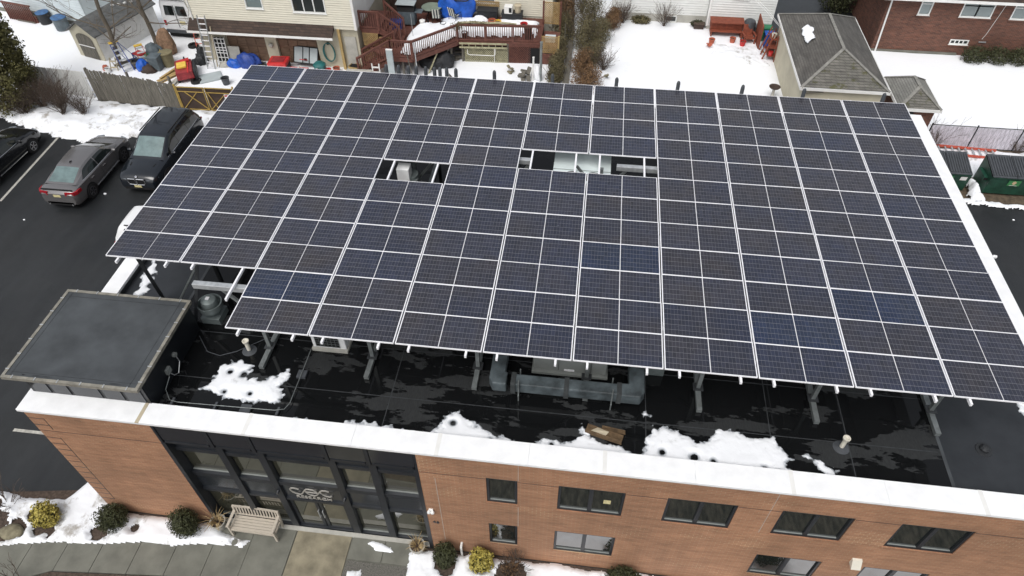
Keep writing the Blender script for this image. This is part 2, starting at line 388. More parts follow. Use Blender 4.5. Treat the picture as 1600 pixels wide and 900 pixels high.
def snow(name, poly, z0, h, res, edge, wob, seed, mat='snow', holes=(), lump=.6, freq=1.0, blob=0, k='stuff'):
    px = [p[0] for p in poly]; py = [p[1] for p in poly]
    xs = np.arange(min(px)-wob, max(px)+wob+res, res); ys = np.arange(min(py)-wob, max(py)+wob+res, res)
    X, Y = np.meshgrid(xs, ys)
    d = pdist(X, Y, poly)+(fbm(X*freq*2, Y*freq*2, seed)-.5)*2*wob
    for hx, hy, hr in holes: d = np.minimum(d, np.hypot(X-hx, Y-hy)-hr*(.35+1.2*fbm(X*5, Y*5, seed+3)))
    if blob:
        d = np.minimum(d, (fbm(X*2.3*freq, Y*2.3*freq, seed+9)-blob)*1.2)
    e = np.clip(d/edge, 0, 1); e = e*(2-e)
    Z = z0-.012+(h*(1-lump/2)+h*lump*(fbm(X*freq*1.3, Y*freq*1.3, seed+5)-.2))*e+.012*(e > 0)
    ok = d > 0
    cell = ok[:-1, :-1] & ok[1:, :-1] & ok[:-1, 1:] & ok[1:, 1:]
    nx = len(xs); J, I = np.nonzero(cell)
    a = J*nx+I
    F = np.stack([a, a+1, a+1+nx, a+nx], 1)
    used, inv = np.unique(F, return_inverse=True); F = inv.reshape(F.shape)
    V = np.stack([X.ravel()[used], Y.ravel()[used], Z.ravel()[used]], 1)
    me = bpy.data.meshes.new(name); me.from_pydata(V.tolist(), [], F.tolist()); me.update()
    at = me.attributes.new('thick', 'FLOAT', 'POINT'); at.data.foreach_set('value', e.ravel()[used].astype(np.float32))
    o = obj(name, me, mat, smooth='all'); kind(o, k); return o
def leaves(c, r, n, size, seed, inner=.45, squash=0, jag=.25):
    g = np.random.default_rng(seed)
    d = g.normal(size=(n, 3)); d /= np.linalg.norm(d, axis=1)[:, None]
    lob = 1-jag+2*jag*fbm(d[:, 0]*2.2+5+d[:, 2]*1.7, d[:, 1]*2.2+9-d[:, 2], seed)
    rad = (inner+(1-inner)*g.random(n)**.5)*lob
    P = d*rad[:, None]*np.array(r)+np.array(c)
    nn = d+g.normal(size=(n, 3))*.7; nn /= np.linalg.norm(nn, axis=1)[:, None]
    a = np.cross(nn, g.normal(size=(n, 3))); a /= np.linalg.norm(a, axis=1)[:, None]+1e-9; b = np.cross(nn, a)
    s = size*(.6+.8*g.random(n))[:, None]
    q = np.stack([P-a*s*.5, P+b*s*.32, P+a*s*.5, P-b*s*.32], 1).reshape(-1, 3)
    return q, np.arange(4*n).reshape(-1, 4)
def leafmesh(name, sets, mat, parent=None, loc=None):
    V = []; F = []; k = 0
    for q, f in sets: V += q.tolist(); F += (f+k).tolist(); k += len(q)
    me = bpy.data.meshes.new(name); me.from_pydata(V, [], F); me.update()
    return obj(name, me, mat, parent, loc=loc)
def branches(mb, p, d, L, r, depth, rng, spread=.6, minr=.006, n=5, droop=0, kids=3):
    pts = [p]; rr = [r]; q = Vector(p); dd = Vector(d).normalized(); seg = 4
    for i in range(seg):
        dd = (dd+Vector((rng.uniform(-.16, .16), rng.uniform(-.16, .16), rng.uniform(-.1, .12)-droop))).normalized()
        q = q+dd*(L/seg); pts.append(q.copy()); rr.append(max(minr, r*(1-.5*(i+1)/seg)))
    mb.tube(pts, rr, n if depth > 1 else 3)
    if depth <= 0: return
    for k in range(kids):
        i = rng.randint(1, seg); t = pts[i]
        nd = (dd+Vector((rng.uniform(-1, 1), rng.uniform(-1, 1), rng.uniform(-.45, .7)))*spread).normalized()
        branches(mb, t, nd, L*rng.uniform(.5, .78), rr[i]*.62, depth-1, rng, spread, minr, n, droop, kids)
def text_mesh(txt, size, depth):
    c = bpy.data.curves.new('t', 'FONT'); c.body = txt; c.size = size; c.extrude = depth; c.align_x = 'CENTER'
    o = bpy.data.objects.new('t', c); COL.objects.link(o)
    dg = bpy.context.evaluated_depsgraph_get(); me = bpy.data.meshes.new_from_object(o.evaluated_get(dg))
    bpy.data.objects.remove(o); me.materials.clear(); return me
# ================================================================== GROUND
kind(MB().box(-150, 170, -120, 190, -.5, 0).build('ground', 'asphalt'), 'structure')
# snow covered yards behind the lot (two sheets, a driveway runs between them)
def snow_sheet(name, x0, x1, y0, y1, seed, z=.05, amp=.10, res=.3):
    xs = np.arange(x0, x1+res/2, res); ys = np.arange(y0, y1+res/2, res); X, Y = np.meshgrid(xs, ys)
    Z = z+amp*(fbm(X*.35, Y*.35, seed)-.3)+.02*fbm(X*2, Y*2, seed+4)
    e = np.minimum(np.minimum(X-x0, x1-X), np.minimum(Y-y0, y1-Y)); Z = np.where(e < .01, .004, np.maximum(Z, .012))
    nx = len(xs); J, I = np.meshgrid(np.arange(len(ys)-1), np.arange(nx-1), indexing='ij'); a = (J*nx+I).ravel()
    me = bpy.data.meshes.new(name); me.from_pydata(np.stack([X.ravel(), Y.ravel(), Z.ravel()], 1).tolist(), [], np.stack([a, a+1, a+1+nx, a+nx], 1).tolist())
    return kind(obj(name, me, 'snow', smooth='all'), 'structure')
snow_sheet('snow_yard', -48, 22.5, 21.0, 60, 3)
snow_sheet('snow_yard', 22.6, 60, 21.9, 31.5, 11)
kind(MB().box(22.6, 28.2, 31.6, 70, .0, .012).build('driveway', 'asphalt_wet'), 'structure')
# lot markings
kind(MB().prism([(-14.56, 12.3), (-14.44, 12.3), (-14.72, 17.6), (-14.84, 17.6)], .0, .004).build('parking_line', 'paint_line'), 'structure')
kind(MB().prism([(-6.4, .97), (-2.5, .97), (-2.5, 1.08), (-6.4, 1.08)], .0, .004).build('parking_line', 'paint_line'), 'structure')
# plowed bank along the fences
snow('snow_bank', [(-24, 18.4), (-18.8, 18.6), (-15.9, 17.6), (-14.7, 17.3), (-13.2, 17.0), (-11.9, 17.2), (-10.7, 17.9), (-9.4, 18.7), (-8.3, 19.1), (-6.5, 19.2), (-5, 20.2), (-7, 20.7), (-9.5, 20.7), (-14.5, 20.95), (-24, 21.4)],
     0, .40, .08, 1.2, .28, 21, 'snow_plowed', lump=.8, freq=.8, k='structure')
kind(MB().prism([(24.9, 17.35), (40, 17.15), (40, 21.7), (24.9, 21.7)], .0, .014).build('verge', 'mud'), 'structure')
snow('snow_bank', [(24.9, 19.3), (29.5, 19.25), (30.1, 19.2), (38, 19.2), (38, 21.6), (24.9, 21.6)], 0, .16, .07, .5, .2, 33, 'snow_plowed', lump=.9, freq=1.5, k='structure')
snow('snow_ridge', [(24.9, 17.2), (28.5, 17.35), (29.4, 17.15), (31, 17.05), (34, 17.0), (38, 17.1), (38, 17.45), (34, 17.38), (31, 17.4), (29.6, 17.6), (28, 17.65), (24.9, 17.55)], 0, .13, .05, .15, .10, 34, 'snow_plowed', lump=.9, freq=2.2, k='structure')
snow('snow_mound', [(29.45, 17.3), (30.15, 17.3), (30.1, 18.6), (29.55, 18.8)], .05, .55, .05, .3, .12, 35, 'snow_plowed', lump=.9, freq=2, k='structure')
# front: planting beds, snow, paving
kind(MB().prism([(-60, -60), (70, -60), (70, -1.30), (8.3, -1.30), (8.3, -2.62), (1.2, -3.02), (-2.4, -3.32), (-4.3, -4.3), (-60, -4.3)], .0, .03).build('planting_bed', 'mulch'), 'structure')
kind(MB().prism([(8.35, -60), (70, -60), (70, -2.45), (8.35, -2.85)], .0, .036).build('lawn', 'lawn'), 'structure')
kind(MB().prism([(-9, -2.95), (-4.3, -2.8), (-3.4, -2.5), (-1.2, -2.24), (.8, -2.08), (1.9, -1.98), (1.9, -1.3), (-1.55, -1.3), (-2.6, -.75), (-5.3, -1.15), (-9, -1.15)], .0, .035).build('planting_bed', 'mulch'), 'structure')
snow('snow_patch', [(-9, -1.25), (-5.3, -1.12), (-4.2, -1.25), (-3.2, -1.12), (-2.75, -.45), (-2.0, .3), (-1.64, .35), (-1.64, -1.34), (1.75, -1.34), (1.9, -1.5), (3.05, -1.75), (2.9, -2.0), (1.9, -2.0), (.7, -2.2), (-.3, -2.2), (-1.2, -2.36), (-2.6, -2.5), (-4.3, -2.78), (-9, -2.95)],
     .045, .17, .035, .25, .08, 5, 'snow_plowed', holes=((-3.25, -2.0, .34), (-4.2, -2.3, .34), (-5.0, -2.2, .4), (-1.55, -2.08, .22), (-.55, -1.78, .09), (2.62, -1.84, .07), (-3.85, -1.75, .14), (-5.2, -1.6, .2)), lump=.5, freq=1.1, k='structure')
snow('snow_patch', [(7.9, -2.7), (7.85, -1.5), (8.5, -1.36), (22, -1.34), (40, -1.4), (40, -2.5), (22, -2.35), (14, -2.6), (10, -2.75)], .03, .16, .04, .22, .12, 8, 'snow', holes=((8.97, -1.7, .3), (10.0, -1.6, .25), (10.9, -1.75, .35), (14.1, -1.5, .4)), lump=.7, freq=1.6, k='structure')
snow('snow_patch', [(6.55, -1.42), (6.75, -1.3), (7.3, -1.42), (7.45, -1.58), (6.9, -1.6)], .062, .05, .02, .08, .05, 12, 'snow', freq=3, k='structure')
snow('snow_patch', [(6.2, -2.25), (6.6, -2.15), (6.7, -2.6), (6.25, -2.6)], .045, .06, .03, .1, .08, 14, 'snow_plowed', freq=3, k='structure')
walk = kind(MB().prism([(-9, -4.2), (-4.3, -4.2), (-2.5, -3.3), (1.2, -3.0), (4.36, -2.85), (8.2, -2.62), (8.2, -1.12), (2.0, -1.12), (2.0, -1.95), (.8, -2.08), (-1.2, -2.24), (-3.4, -2.49), (-4.3, -2.8), (-9, -3.0)], -.1, .022).build('sidewalk', 'concrete'), 'structure')
def slab(poly, mat='concrete', g=.008, z=.06):
    c = Vector((sum(p[0] for p in poly)/len(poly), sum(p[1] for p in poly)/len(poly)))
    q = [tuple(Vector(p)+(c-Vector(p)).normalized()*g*1.4) for p in poly]
    return MB().prism(q, .0, z+random.uniform(-.002, .002)).build('paving_slab', mat, walk)
bx = [-9, -6.6, -4.4, -3.36, -2.31, -1.25, -.15, .95, 2.02, 3.1, 4.36]
bk = lambda x: np.interp(x, [-9, -4.3, -3.4, -1.2, .8, 2.0], [-3.0, -2.8, -2.49, -2.24, -2.08, -1.97])
fr = lambda x: np.interp(x, [-9, -4.3, -2.5, 1.2, 4.36], [-4.2, -4.2, -3.3, -3.02, -2.85])
for a, b in zip(bx[:-3], bx[1:-2]):
    slab([(a, fr(a)), (b, fr(b)), (b, bk(b)), (a, bk(a))])
for a, b in ((2.02, 3.1), (3.1, 4.36)):
    slab([(a, fr(a)), (b, fr(b)), (b, -1.13), (a, -1.13)])
slab([(4.38, -5), (6.08, -5), (6.06, -1.13), (4.38, -1.13)], 'concrete_tan')
for a, b in ((6.1, 7.1), (7.12, 8.18)): slab([(a, -1.92), (b, -1.92), (b, -1.13), (a, -1.13)])
kind(MB().prism([(6.1, -2.6), (8.15, -2.6), (8.15, -1.95), (6.1, -1.95)], .02, .05).build('gravel_bed', 'gravel'), 'structure')

# ================================================================== OFFICE BUILDING
FX0, FX1, FY, BY = -1.6, 24.5, -1.26, 15.15
ZC, ZR = 5.47, 5.3        # underside of coping, roof membrane
off = thing('office_building', 'two storey tan brick office with dark entrance bay and white coping', 'building', (0, 0, 0))
def wall_openings(x0, x1, z0, z1, y, ops, depth, dirn=1):
    xs = sorted({x0, x1, *[v for o in ops for v in o[:2]]}); zs = sorted({z0, z1, *[v for o in ops for v in o[2:]]})
    m = MB()
    for a, b in zip(xs, xs[1:]):
        for c, d in zip(zs, zs[1:]):
            mx, mz = (a+b)/2, (c+d)/2
            if any(o[0] < mx < o[1] and o[2] < mz < o[3] for o in ops): continue
            m.add([(a, y, c), (b, y, c), (b, y, d), (a, y, d)], [(0, 1, 2, 3)])
    for a, b, c, d in ops:
        y2 = y+depth
        m.add([(a, y, c), (b, y, c), (b, y, d), (a, y, d), (a, y2, c), (b, y2, c), (b, y2, d), (a, y2, d)], [(0, 4, 5, 1), (1, 5, 6, 2), (2, 6, 7, 3), (3, 7, 4, 0)])
    return m
WU = [(10.26, 11.05), (12.07, 13.71), (14.72, 16.39), (17.42, 19.10), (20.15, 21.80)]
WL = [(10.26, 11.05), (12.07, 13.71), (17.42, 19.10), (20.15, 21.80)]
OPS = [(a, b, 3.34, 4.60) for a, b in WU]+[(a, b, .86, 2.09) for a, b in WL]+[(1.78, 8.56, -.2, 5.46)]
wall_openings(FX0, FX1, -.2, ZC, FY, OPS, .14).build('wall', 'brick', off)
m = MB()
m.add([(FX0, FY, -.2), (FX0, BY, -.2), (FX0, BY, ZC), (FX0, FY, ZC)], [(3, 2, 1, 0)])
m.build('wall', 'brick', off)
MB().add([(FX1, FY, -.2), (FX1, BY, -.2), (FX1, BY, ZC), (FX1, FY, ZC)], [(0, 1, 2, 3)]).build('wall', 'brick', off)
MB().add([(FX0, BY, -.2), (FX1, BY, -.2), (FX1, BY, ZC), (FX0, BY, ZC)], [(3, 2, 1, 0)]).build('wall', 'brick', off)
# movement joints and recessed corner courses
for x in (11.07, 17.15): MB().box(x-.006, x+.006, FY-.003, FY+.01, 4.62 if x < 12 else 3.35, ZC-.01).build('movement_joint', 'concrete_lt', off)
MB().box(11.064, 11.076, FY-.003, FY+.01, 2.12, 3.3).build('movement_joint', 'concrete_lt', off)
MB().box(8.95, 8.962, FY-.003, FY+.01, .7, 4.3).build('movement_joint', 'concrete_lt', off)
for a, b in ((FX0, 1.77), (8.57, 10.25), (11.06, 12.06), (13.72, 14.71), (16.4, 17.41), (19.11, 20.14), (21.81, FX1)):
    MB().box(a, b, FY-.004, FY+.01, 4.53, 4.545).build('course_joint', 'steel_dark', off)
for k in range(15):
    z = 5.12-k*.31
    if abs(z-4.53) < .1: continue
    MB().box(FX0, FX0+.42, FY-.004, FY+.01, z-.011, z+.011).build('corner_groove', 'steel_dark', off)
MB().box(FX0+.42, FX0+.436, FY-.005, FY+.01, 4.62, 5.13).build('corner_groove', 'steel_dark', off)
MB().box(FX0+.42, FX0+.436, FY-.005, FY+.01, .78, 4.22).build('corner_groove', 'steel_dark', off)
# brick sills under the windows
for (a, b, c, d) in OPS[:-1]:
    n = int((b-a+.06)/.075); ws = (b-a+.06)/n
    m = MB()
    for i in range(n): m.box(a-.03+i*ws+.005, a-.03+(i+1)*ws-.005, FY-.012, FY+.1, c-.10, c-.012)
    m.build('brick_sill', 'brick', off)
    wn = obj('window', MB().box(a+.006, b-.006, FY+.02, FY+.10, c+.004, c+.065).box(a+.006, b-.006, FY+.02, FY+.10, d-.065, d-.004)
             .box(a+.006, a+.066, FY+.02, FY+.10, c+.066, d-.066).box(b-.066, b-.006, FY+.02, FY+.10, c+.066, d-.066).mesh('window'), 'black_frame', off)
    if b-a > 1:
        mx = (a+b)/2
        MB().box(mx-.05, mx+.05, FY+.025, FY+.098, c+.067, d-.067).build('mullion', 'black_frame', wn)
        for p, q in ((a+.07, mx-.052), (mx+.052, b-.07)):
            MB().box(p, q, FY+.07, FY+.085, c+.067, d-.067).build('pane', 'pane', wn)
            MB().box(p, q, FY+.04, FY+.069, c+.068, c+.080).build('sash', 'hvac', wn)
    else:
        MB().box(a+.07, b-.07, FY+.07, FY+.085, c+.067, d-.067).build('pane', 'pane', wn)
        MB().box(a+.07, b-.07, FY+.04, FY+.069, c+.068, c+.080).build('sash', 'hvac', wn)
# coping in lengths, with sealed joints
def coping(pts, y0, y1, axis):
    for a, b in zip(pts, pts[1:]):
        g = .0012
        if axis == 'x': MB().box(a+g, b-g, y0, y1, ZC, ZC+.085).build('coping', 'coping', off, bevel=.006)
        else: MB().box(y0, y1, a+g, b-g, ZC, ZC+.085).build('coping', 'coping', off, bevel=.006)
cx = [-1.68, 1.55, 4.3, 7.0, 9.1, 11.3, 13.1, 15.2, 17.4, 19.5, 21.6, 24.58]
coping(cx, FY-.06, FY+.54, 'x'); coping([-1.68, 3, 8, 13, 18, 24.58], BY-.5, BY+.06, 'x')
ly = [FY+.544, 1.9, 5.5, 9.5, BY-.504]
coping(ly, FX0-.08, FX0+.42, 'y'); coping(ly, FX1-.55, FX1+.08, 'y')
for x in (1.55, 4.3, 9.1, 13.1, 17.4, 21.6): MB().box(x-.05, x+.05, FY-.063, FY+.543, ZC+.06, ZC+.0875).build('coping_joint', 'tan' if x < 2 else 'white', off)
MB().box(FX0-.03, FX1+.03, FY-.035, FY+.01, ZC-.05, ZC-.002).build('drip_edge', 'concrete_lt', off)
# parapet inner faces and roof
MB().box(FX0+.01, FX1-.01, FY+.385, FY+.50, 5.0, ZC-.001).build('parapet', 'membrane_grey', off)
MB().box(FX0+.01, FX1-.01, BY-.46, BY-.02, 5.0, ZC-.001).build('parapet', 'membrane_grey', off)
MB().box(FX0+.02, FX0+.38, FY+.505, BY-.465, 5.0, ZC-.001).build('parapet', 'membrane_grey', off)
MB().box(FX1-.51, FX1-.02, FY+.505, BY-.465, 5.0, ZC-.001).build('parapet', 'membrane_grey', off)
MB().box(FX0+.38, FX1-.51, FY+.505, BY-.465, ZR-.25, ZR).build('roof', 'membrane', off)
for x in (.85, 21.2): MB().box(x-.04, x+.04, FY+.51, BY-.47, ZR, ZR+.006).build('roof_seam', 'membrane_grey', off)
for x in (7.55, 14.1, 17.15, 19.0): MB().box(x-.012, x+.012, FY+.51, 3.5, ZR, ZR+.004).build('roof_seam', 'steel_dark', off)
for y in (.35, 1.9): MB().box(.9, 21.1, y-.012, y+.012, ZR, ZR+.003).build('roof_seam', 'steel_dark', off)
# entrance bay
EX = [1.80, 3.19, 4.30, 6.22, 7.30, 8.54]
ent = MB().box(1.79, 8.55, -.93, -.90, -.1, 5.45).build('entrance_bay', 'black_metal', off)
GY = -.96
for x in EX:
    wd = .10
    a = max(1.782, x-wd); b = min(8.558, x+wd)
    MB().box(a, b, -1.13 if 2 < x < 8 else FY-.01, -.93, -.1, 4.56).build('mullion', 'black_frame', ent)
    MB().box(max(1.783, x-.05), min(8.557, x+.05), FY+.0, -.93, 4.561, 5.452).build('mullion', 'black_frame', ent)
ZS = [(0, .09), (1.72, 1.98), (2.45, 2.80), (3.9, 4.66), (5.40, 5.455)]
def hbar(z0, z1, y0=-1.10):
    for a, b in zip(EX, EX[1:]):
        MB().box(max(1.784, a)+.1, b-.1, y0, -.93, z0, z1).build('transom', 'black_frame', ent)
hbar(.0, .09); hbar(1.74, 1.86); hbar(2.62, 2.80); hbar(3.95, 4.10); hbar(4.56, 4.66, FY+.01); hbar(5.40, 5.452, FY+.01)
for i, (a, b) in enumerate(zip(EX, EX[1:])):
    MB().box(a+.065, b-.065, FY+.02, -.935, 4.69, 5.39).build('spandrel_panel', 'spandrel', ent)
    MB().box(a+.102, b-.102, -1.06, -.935, 4.11, 4.555).build('spandrel_panel', 'black_frame', ent)
    MB().box(a+.102, b-.102, -1.05, -.935, 1.865, 2.615).build('spandrel_panel', 'spandrel', ent)
    MB().box(a+.12, b-.12, GY-.008, GY+.008, 2.81, 3.94).build('pane', 'pane_entry', ent)
    MB().box(a+.12, b-.12, GY-.05, GY-.01, 2.802, 2.818).build('glazing_bead', 'hvac', ent)
    if i != 2:
        MB().box(a+.12, b-.12, GY-.008, GY+.008, .10, 1.735).build('pane', 'pane_entry', ent)
        MB().box(a+.12, b-.12, GY-.05, GY-.01, .092, .108).build('glazing_bead', 'hvac', ent)
for s, (a, b) in enumerate(((4.42, 5.245), (5.275, 6.10))):
    d = MB().box(a, a+.09, -1.04, -.97, .02, 1.735).box(b-.09, b, -1.04, -.97, .02, 1.735).box(a+.09, b-.09, -1.04, -.97, .02, .16).box(a+.09, b-.09, -1.04, -.97, 1.64, 1.735).build('door', 'black_frame', off)
    MB().box(a+.092, b-.092, -1.012, -.998, .162, 1.638).build('pane', 'pane_entry', d)
    hx = b-.05 if s == 0 else a+.05
    MB().cyl((hx, -1.09, .8), (hx, -1.09, 1.2), .016, n=8).cyl((hx, -1.09, .82), (hx, -1.03, .82), .012, n=6).cyl((hx, -1.09, 1.18), (hx, -1.03, 1.18), .012, n=6).build('handle', 'galv', d)
for x in (4.30, 6.22): MB().cyl((x, -1.132, 2.32), (x, -1.23, 2.30), .05, .035, 10).build('spot_lamp', 'black_metal', ent)
MB().box(1.8, 8.5, FY-.0, -1.13, -.02, .085).build('threshold', 'concrete_lt', off)
# sign
sg = thing('wall_sign', 'silver lettering reading CEC RESEARCH over the entrance doors', 'sign', (5.25, -1.08, 2.1))
def lp(px, py): return (4.66+(px-165)/1020*1.2-5.25, -.05, 2.55-((py-365)-(px-165)*.118)*.0027-2.1)
for pts in ([(400, 400), (340, 378), (280, 368), (220, 366), (180, 385), (185, 415), (215, 445), (290, 478), (400, 505), (450, 490), (520, 440), (560, 412), (600, 404), (650, 405), (750, 422), (805, 455), (840, 492)],
            [(555, 455), (650, 467), (750, 480), (840, 492)],
            [(545, 432), (580, 485), (650, 528), (750, 545), (810, 530), (870, 492), (930, 455), (980, 440), (1060, 446), (1140, 470)],
            [(930, 455), (925, 485), (970, 530), (1040, 560), (1110, 575), (1180, 568)]):
    MB().tube([lp(*p) for p in pts], .021, 6).build('letter_stroke', 'sign_metal', sg, smooth=True)
tm = text_mesh('RESEARCH', .19, .012)
o = obj('lettering', tm, 'sign_metal', sg); o.rotation_euler = (math.pi/2, 0, 0); o.scale = (1.16, .95, 1); o.location = (.03, -.03, -.10)
hn = obj('house_number', text_mesh('46', .2, .008), 'black_metal', loc=(8.77, FY-.012, 1.72)); hn.rotation_euler = (math.pi/2, 0, 0); tag(hn, 'small dark street number 46 on the brick beside the entrance', 'number')
yn = MB().box(13.22, 13.40, FY+.066, FY+.0695, 3.82, 4.0).build('paper_notice', 'plate', off)
wl = thing('wall_lamp', 'small white twin flood lamp on the brick by the entrance', 'lamp', (8.70, FY, 2.53))
MB().box(-.06, .06, -.05, 0, -.05, .05).build('base', 'white', wl, bevel=.01)
for s in (-1, 1): MB().lathe([(.03, 0), (.05, -.04), (.055, -.07), (.045, -.09)], 12, (s*.05, -.08, .03)).build('lamp_head', 'white_metal', wl, smooth=True)
vh = MB().add([(-.12, 0, -.13), (.12, 0, -.13), (.12, 0, .13), (-.12, 0, .13), (-.12, -.2, -.13), (.12, -.2, -.13), (.12, -.06, .12), (-.12, -.06, .12)], [(4, 5, 6, 7), (0, 4, 7, 3), (1, 2, 6, 5), (3, 7, 6, 2), (0, 1, 5, 4)]).build('vent_hood', 'pvc', loc=(19.83, FY, 2.40)); tag(vh, 'cream plastic vent hood on the brick wall between windows', 'vent')
dp = tag(MB().tube([(0, .02, .62), (0, -.12, .62), (.0, -.14, .58), (0, -.14, .0)], .035, 8).build('overflow_pipe', 'white', loc=(9.43, FY, .0)), 'white elbow pipe coming out of the brick behind shrubs', 'pipe')
# penthouse on the roof corner
PX0, PX1, PY0, PY1, PZ = -1.55, 1.66, -.74, 1.95, 6.33
ph = MB().box(PX0, PX1, PY0, PY1, ZR, PZ).build('penthouse', 'black_metal', off)
MB().box(PX0-.28, PX1+.05, PY0-.2, PY1+.08, PZ, PZ+.07).build('roof', 'membrane_grey', ph)
for a in ((PX0-.30, PX1+.07, PY0-.22, PY0-.14), (PX0-.30, PX1+.07, PY1+.02, PY1+.10)):
    MB().box(a[0], a[1], a[2], a[3], PZ-.015, PZ+.085).build('edge_trim', 'trim_bronze', ph)
for a in ((PX0-.30, PX0-.22), (PX1-.01, PX1+.07)):
    MB().box(a[0], a[1], PY0-.139, PY1+.019, PZ-.015, PZ+.085).build('edge_trim', 'trim_bronze', ph)
for k in range(6):
    t = (k+.5)/6
    for (x, y, sx, sy) in ((PX0-.3+t*3.6, PY0-.18, .012, .05), (PX0-.3+t*3.6, PY1+.06, .012, .05), (PX0-.26, PY0-.2+t*2.9, .05, .012), (PX1+.03, PY0-.2+t*2.9, .05, .012)):
        MB().box(x-sx, x+sx, y-sy, y+sy, PZ+.086, PZ+.096).build('trim_clip', 'galv', ph)
for a, b in ((PX0+.12, PX0+.55), (PX0+.66, PX0+1.1), (PX0+1.2, PX0+1.95), (PX0+2.06, PX0+2.55), (PX0+2.66, PX1-.1)):
    MB().box(a, b, PY0-.02, PY0, ZR+.3, PZ-.08).build('wall_panel', 'spandrel', ph)
for (x0, x1, y0, y1) in ((PX0-.2, PX1-.05, PY0-.02, PY0-.005), (PX0-.2, PX1-.05, PY1-.14, PY1-.125), (PX0-.1, PX0-.085, PY0-.12, PY1), (PX1-.2, PX1-.185, PY0-.12, PY1)):
    MB().box(x0, x1, y0, y1, PZ+.0705, PZ+.0735).build('roof_seam', 'steel_dark', ph)
for (x0, x1, y0, y1) in ((PX0+.45, PX0+1.0, PY0-.1, PY0-.05), (PX1-.75, PX1-.4, PY0-.11, PY0-.05), (PX0+.2, PX0+.3, PY0-.1, PY0-.06)):
    MB().prism([(x0, y0), (x1-.08, y0), (x1, (y0+y1)/2), (x1-.1, y1), (x0+.06, y1)], PZ+.0702, PZ+.0722).build('water_stain', 'steel_dark', ph)
jb = thing('junction_box', 'small pale junction box with conduit on the dark penthouse side', 'junction box', (PX1+.002, .2, 5.7))
MB().box(0, .08, -.09, .09, -.09, .09).build('box', 'hvac', jb, bevel=.005); MB().cyl((0, .45, .1), (.07, .45, .1), .07, n=12).build('round_cover', 'hvac', jb)
MB().tube([(.05, .45, .02), (.06, .46, -.2), (.10, .2, -.36), (.09, .05, -.25), (.05, .0, -.1)], .014, 6).build('conduit', 'galv', jb, smooth=True)

# ================================================================== SOLAR CANOPY
PA, PB = 2.02, .985
can = thing('solar_canopy', 'flat canopy of dark solar panels on steel frame above the office roof', 'solar array', (0, 0, 0))
fr_me = MB()
fw_, fl_ = 1.990, .979
fr_me.box(0, .0215, 0, fl_, -.04, 0).box(fw_-.0215, fw_, 0, fl_, -.04, 0).box(.0215, fw_-.0215, 0, .0135, -.04, 0).box(.0215, fw_-.0215, fl_-.0135, fl_, -.04, 0)
fr_me.box(.0215, fw_-.0215, .0135, fl_-.0135, -.035, -.012)
fr_me = fr_me.mesh('solar_panel')
cell_me = MB().box(0, .962, 0, .9505, -.0085, -.003).mesh('cell_field')
HOLES = {(3, 5), (5, 4), (6, 4)}
rp = random.Random(5)
def ztop(y): return 8.0-.005*y
for c in range(11):
    for r in range(12):
        if (c, r) in HOLES or (c < 2 and r >= 10): continue
        y0 = (11-r)*PB+.003; z = ztop(y0)
        p = obj('solar_panel', fr_me, 'alu', can); p.location = (c*PA+.015+rp.uniform(-.003, .003), y0+rp.uniform(-.003, .003), z+rp.uniform(-.003, .003))
        p.rotation_euler = (rp.uniform(-.003, .003), rp.uniform(-.0025, .0025), 0)
        k = rp.random(); base = Vector((.0255, .0285, .0440)).lerp(Vector((.0320, .0310, .0380)), k)
        if rp.random() < .05: base = Vector((.018, .026, .050))
        for x in (.0235, 1.0045):
            h = obj('cell_field', cell_me, 'cells', p); h.location = (x, .01425, 0)
            b = base*rp.uniform(.9, 1.12); h.color = (b.x, b.y, b.z, 1)
for c in range(11):
    for k, fx in enumerate((.17, .82)):
        x = (c+fx)*PA; y0 = 1.83 if c < 2 else -.13
        if c == 1 and k == 1: y0 = .9
        MB().bar((x, y0, ztop(y0)-.088), (x, 11.93, ztop(11.93)-.088), .048, .073).build('rail', 'alu', can)
for x0, x1, y in ((2.55, 22.1, 1.45), (.1, 22.1, 4.5), (.1, 10.45, 7.55), (12.98, 22.1, 7.55), (.1, 22.1, 10.6)):
    MB().box(x0, x1, y-.075, y+.075, 7.68, 7.835).build('beam', 'galv', can, bevel=.01)
LX = [3.91+2.88*k for k in range(7)]
for i, x in enumerate(LX):
    for y in (1.5, 4.5, 7.55, 10.6):
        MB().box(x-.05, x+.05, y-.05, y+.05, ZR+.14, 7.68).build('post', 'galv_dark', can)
    for y in (1.5, 7.55):
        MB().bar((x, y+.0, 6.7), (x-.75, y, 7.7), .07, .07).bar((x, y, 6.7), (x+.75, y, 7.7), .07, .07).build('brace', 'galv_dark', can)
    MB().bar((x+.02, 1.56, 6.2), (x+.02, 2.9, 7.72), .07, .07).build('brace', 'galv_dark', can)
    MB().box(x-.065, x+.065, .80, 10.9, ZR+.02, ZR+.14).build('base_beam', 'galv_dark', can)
    MB().box(x-.13, x+.13, 1.38, 1.62, ZR+.141, ZR+.165).build('base_plate', 'steel_dark', can)
for y in (4.5, 7.55, 10.6): MB().box(.9, 1.0, y-.05, y+.05, ZR, 7.68).build('post', 'steel_dark', can)
MB().bar((.56, 2.3, 7.78), (.12, 2.9, ZR+.02), .09, .09).build('brace', 'steel_dark', can)
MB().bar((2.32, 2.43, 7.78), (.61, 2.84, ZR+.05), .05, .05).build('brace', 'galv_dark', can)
MB().bar((2.2, 2.42, 7.78), (1.42, 2.2, ZR+.02), .08, .08).build('brace', 'steel_dark', can)
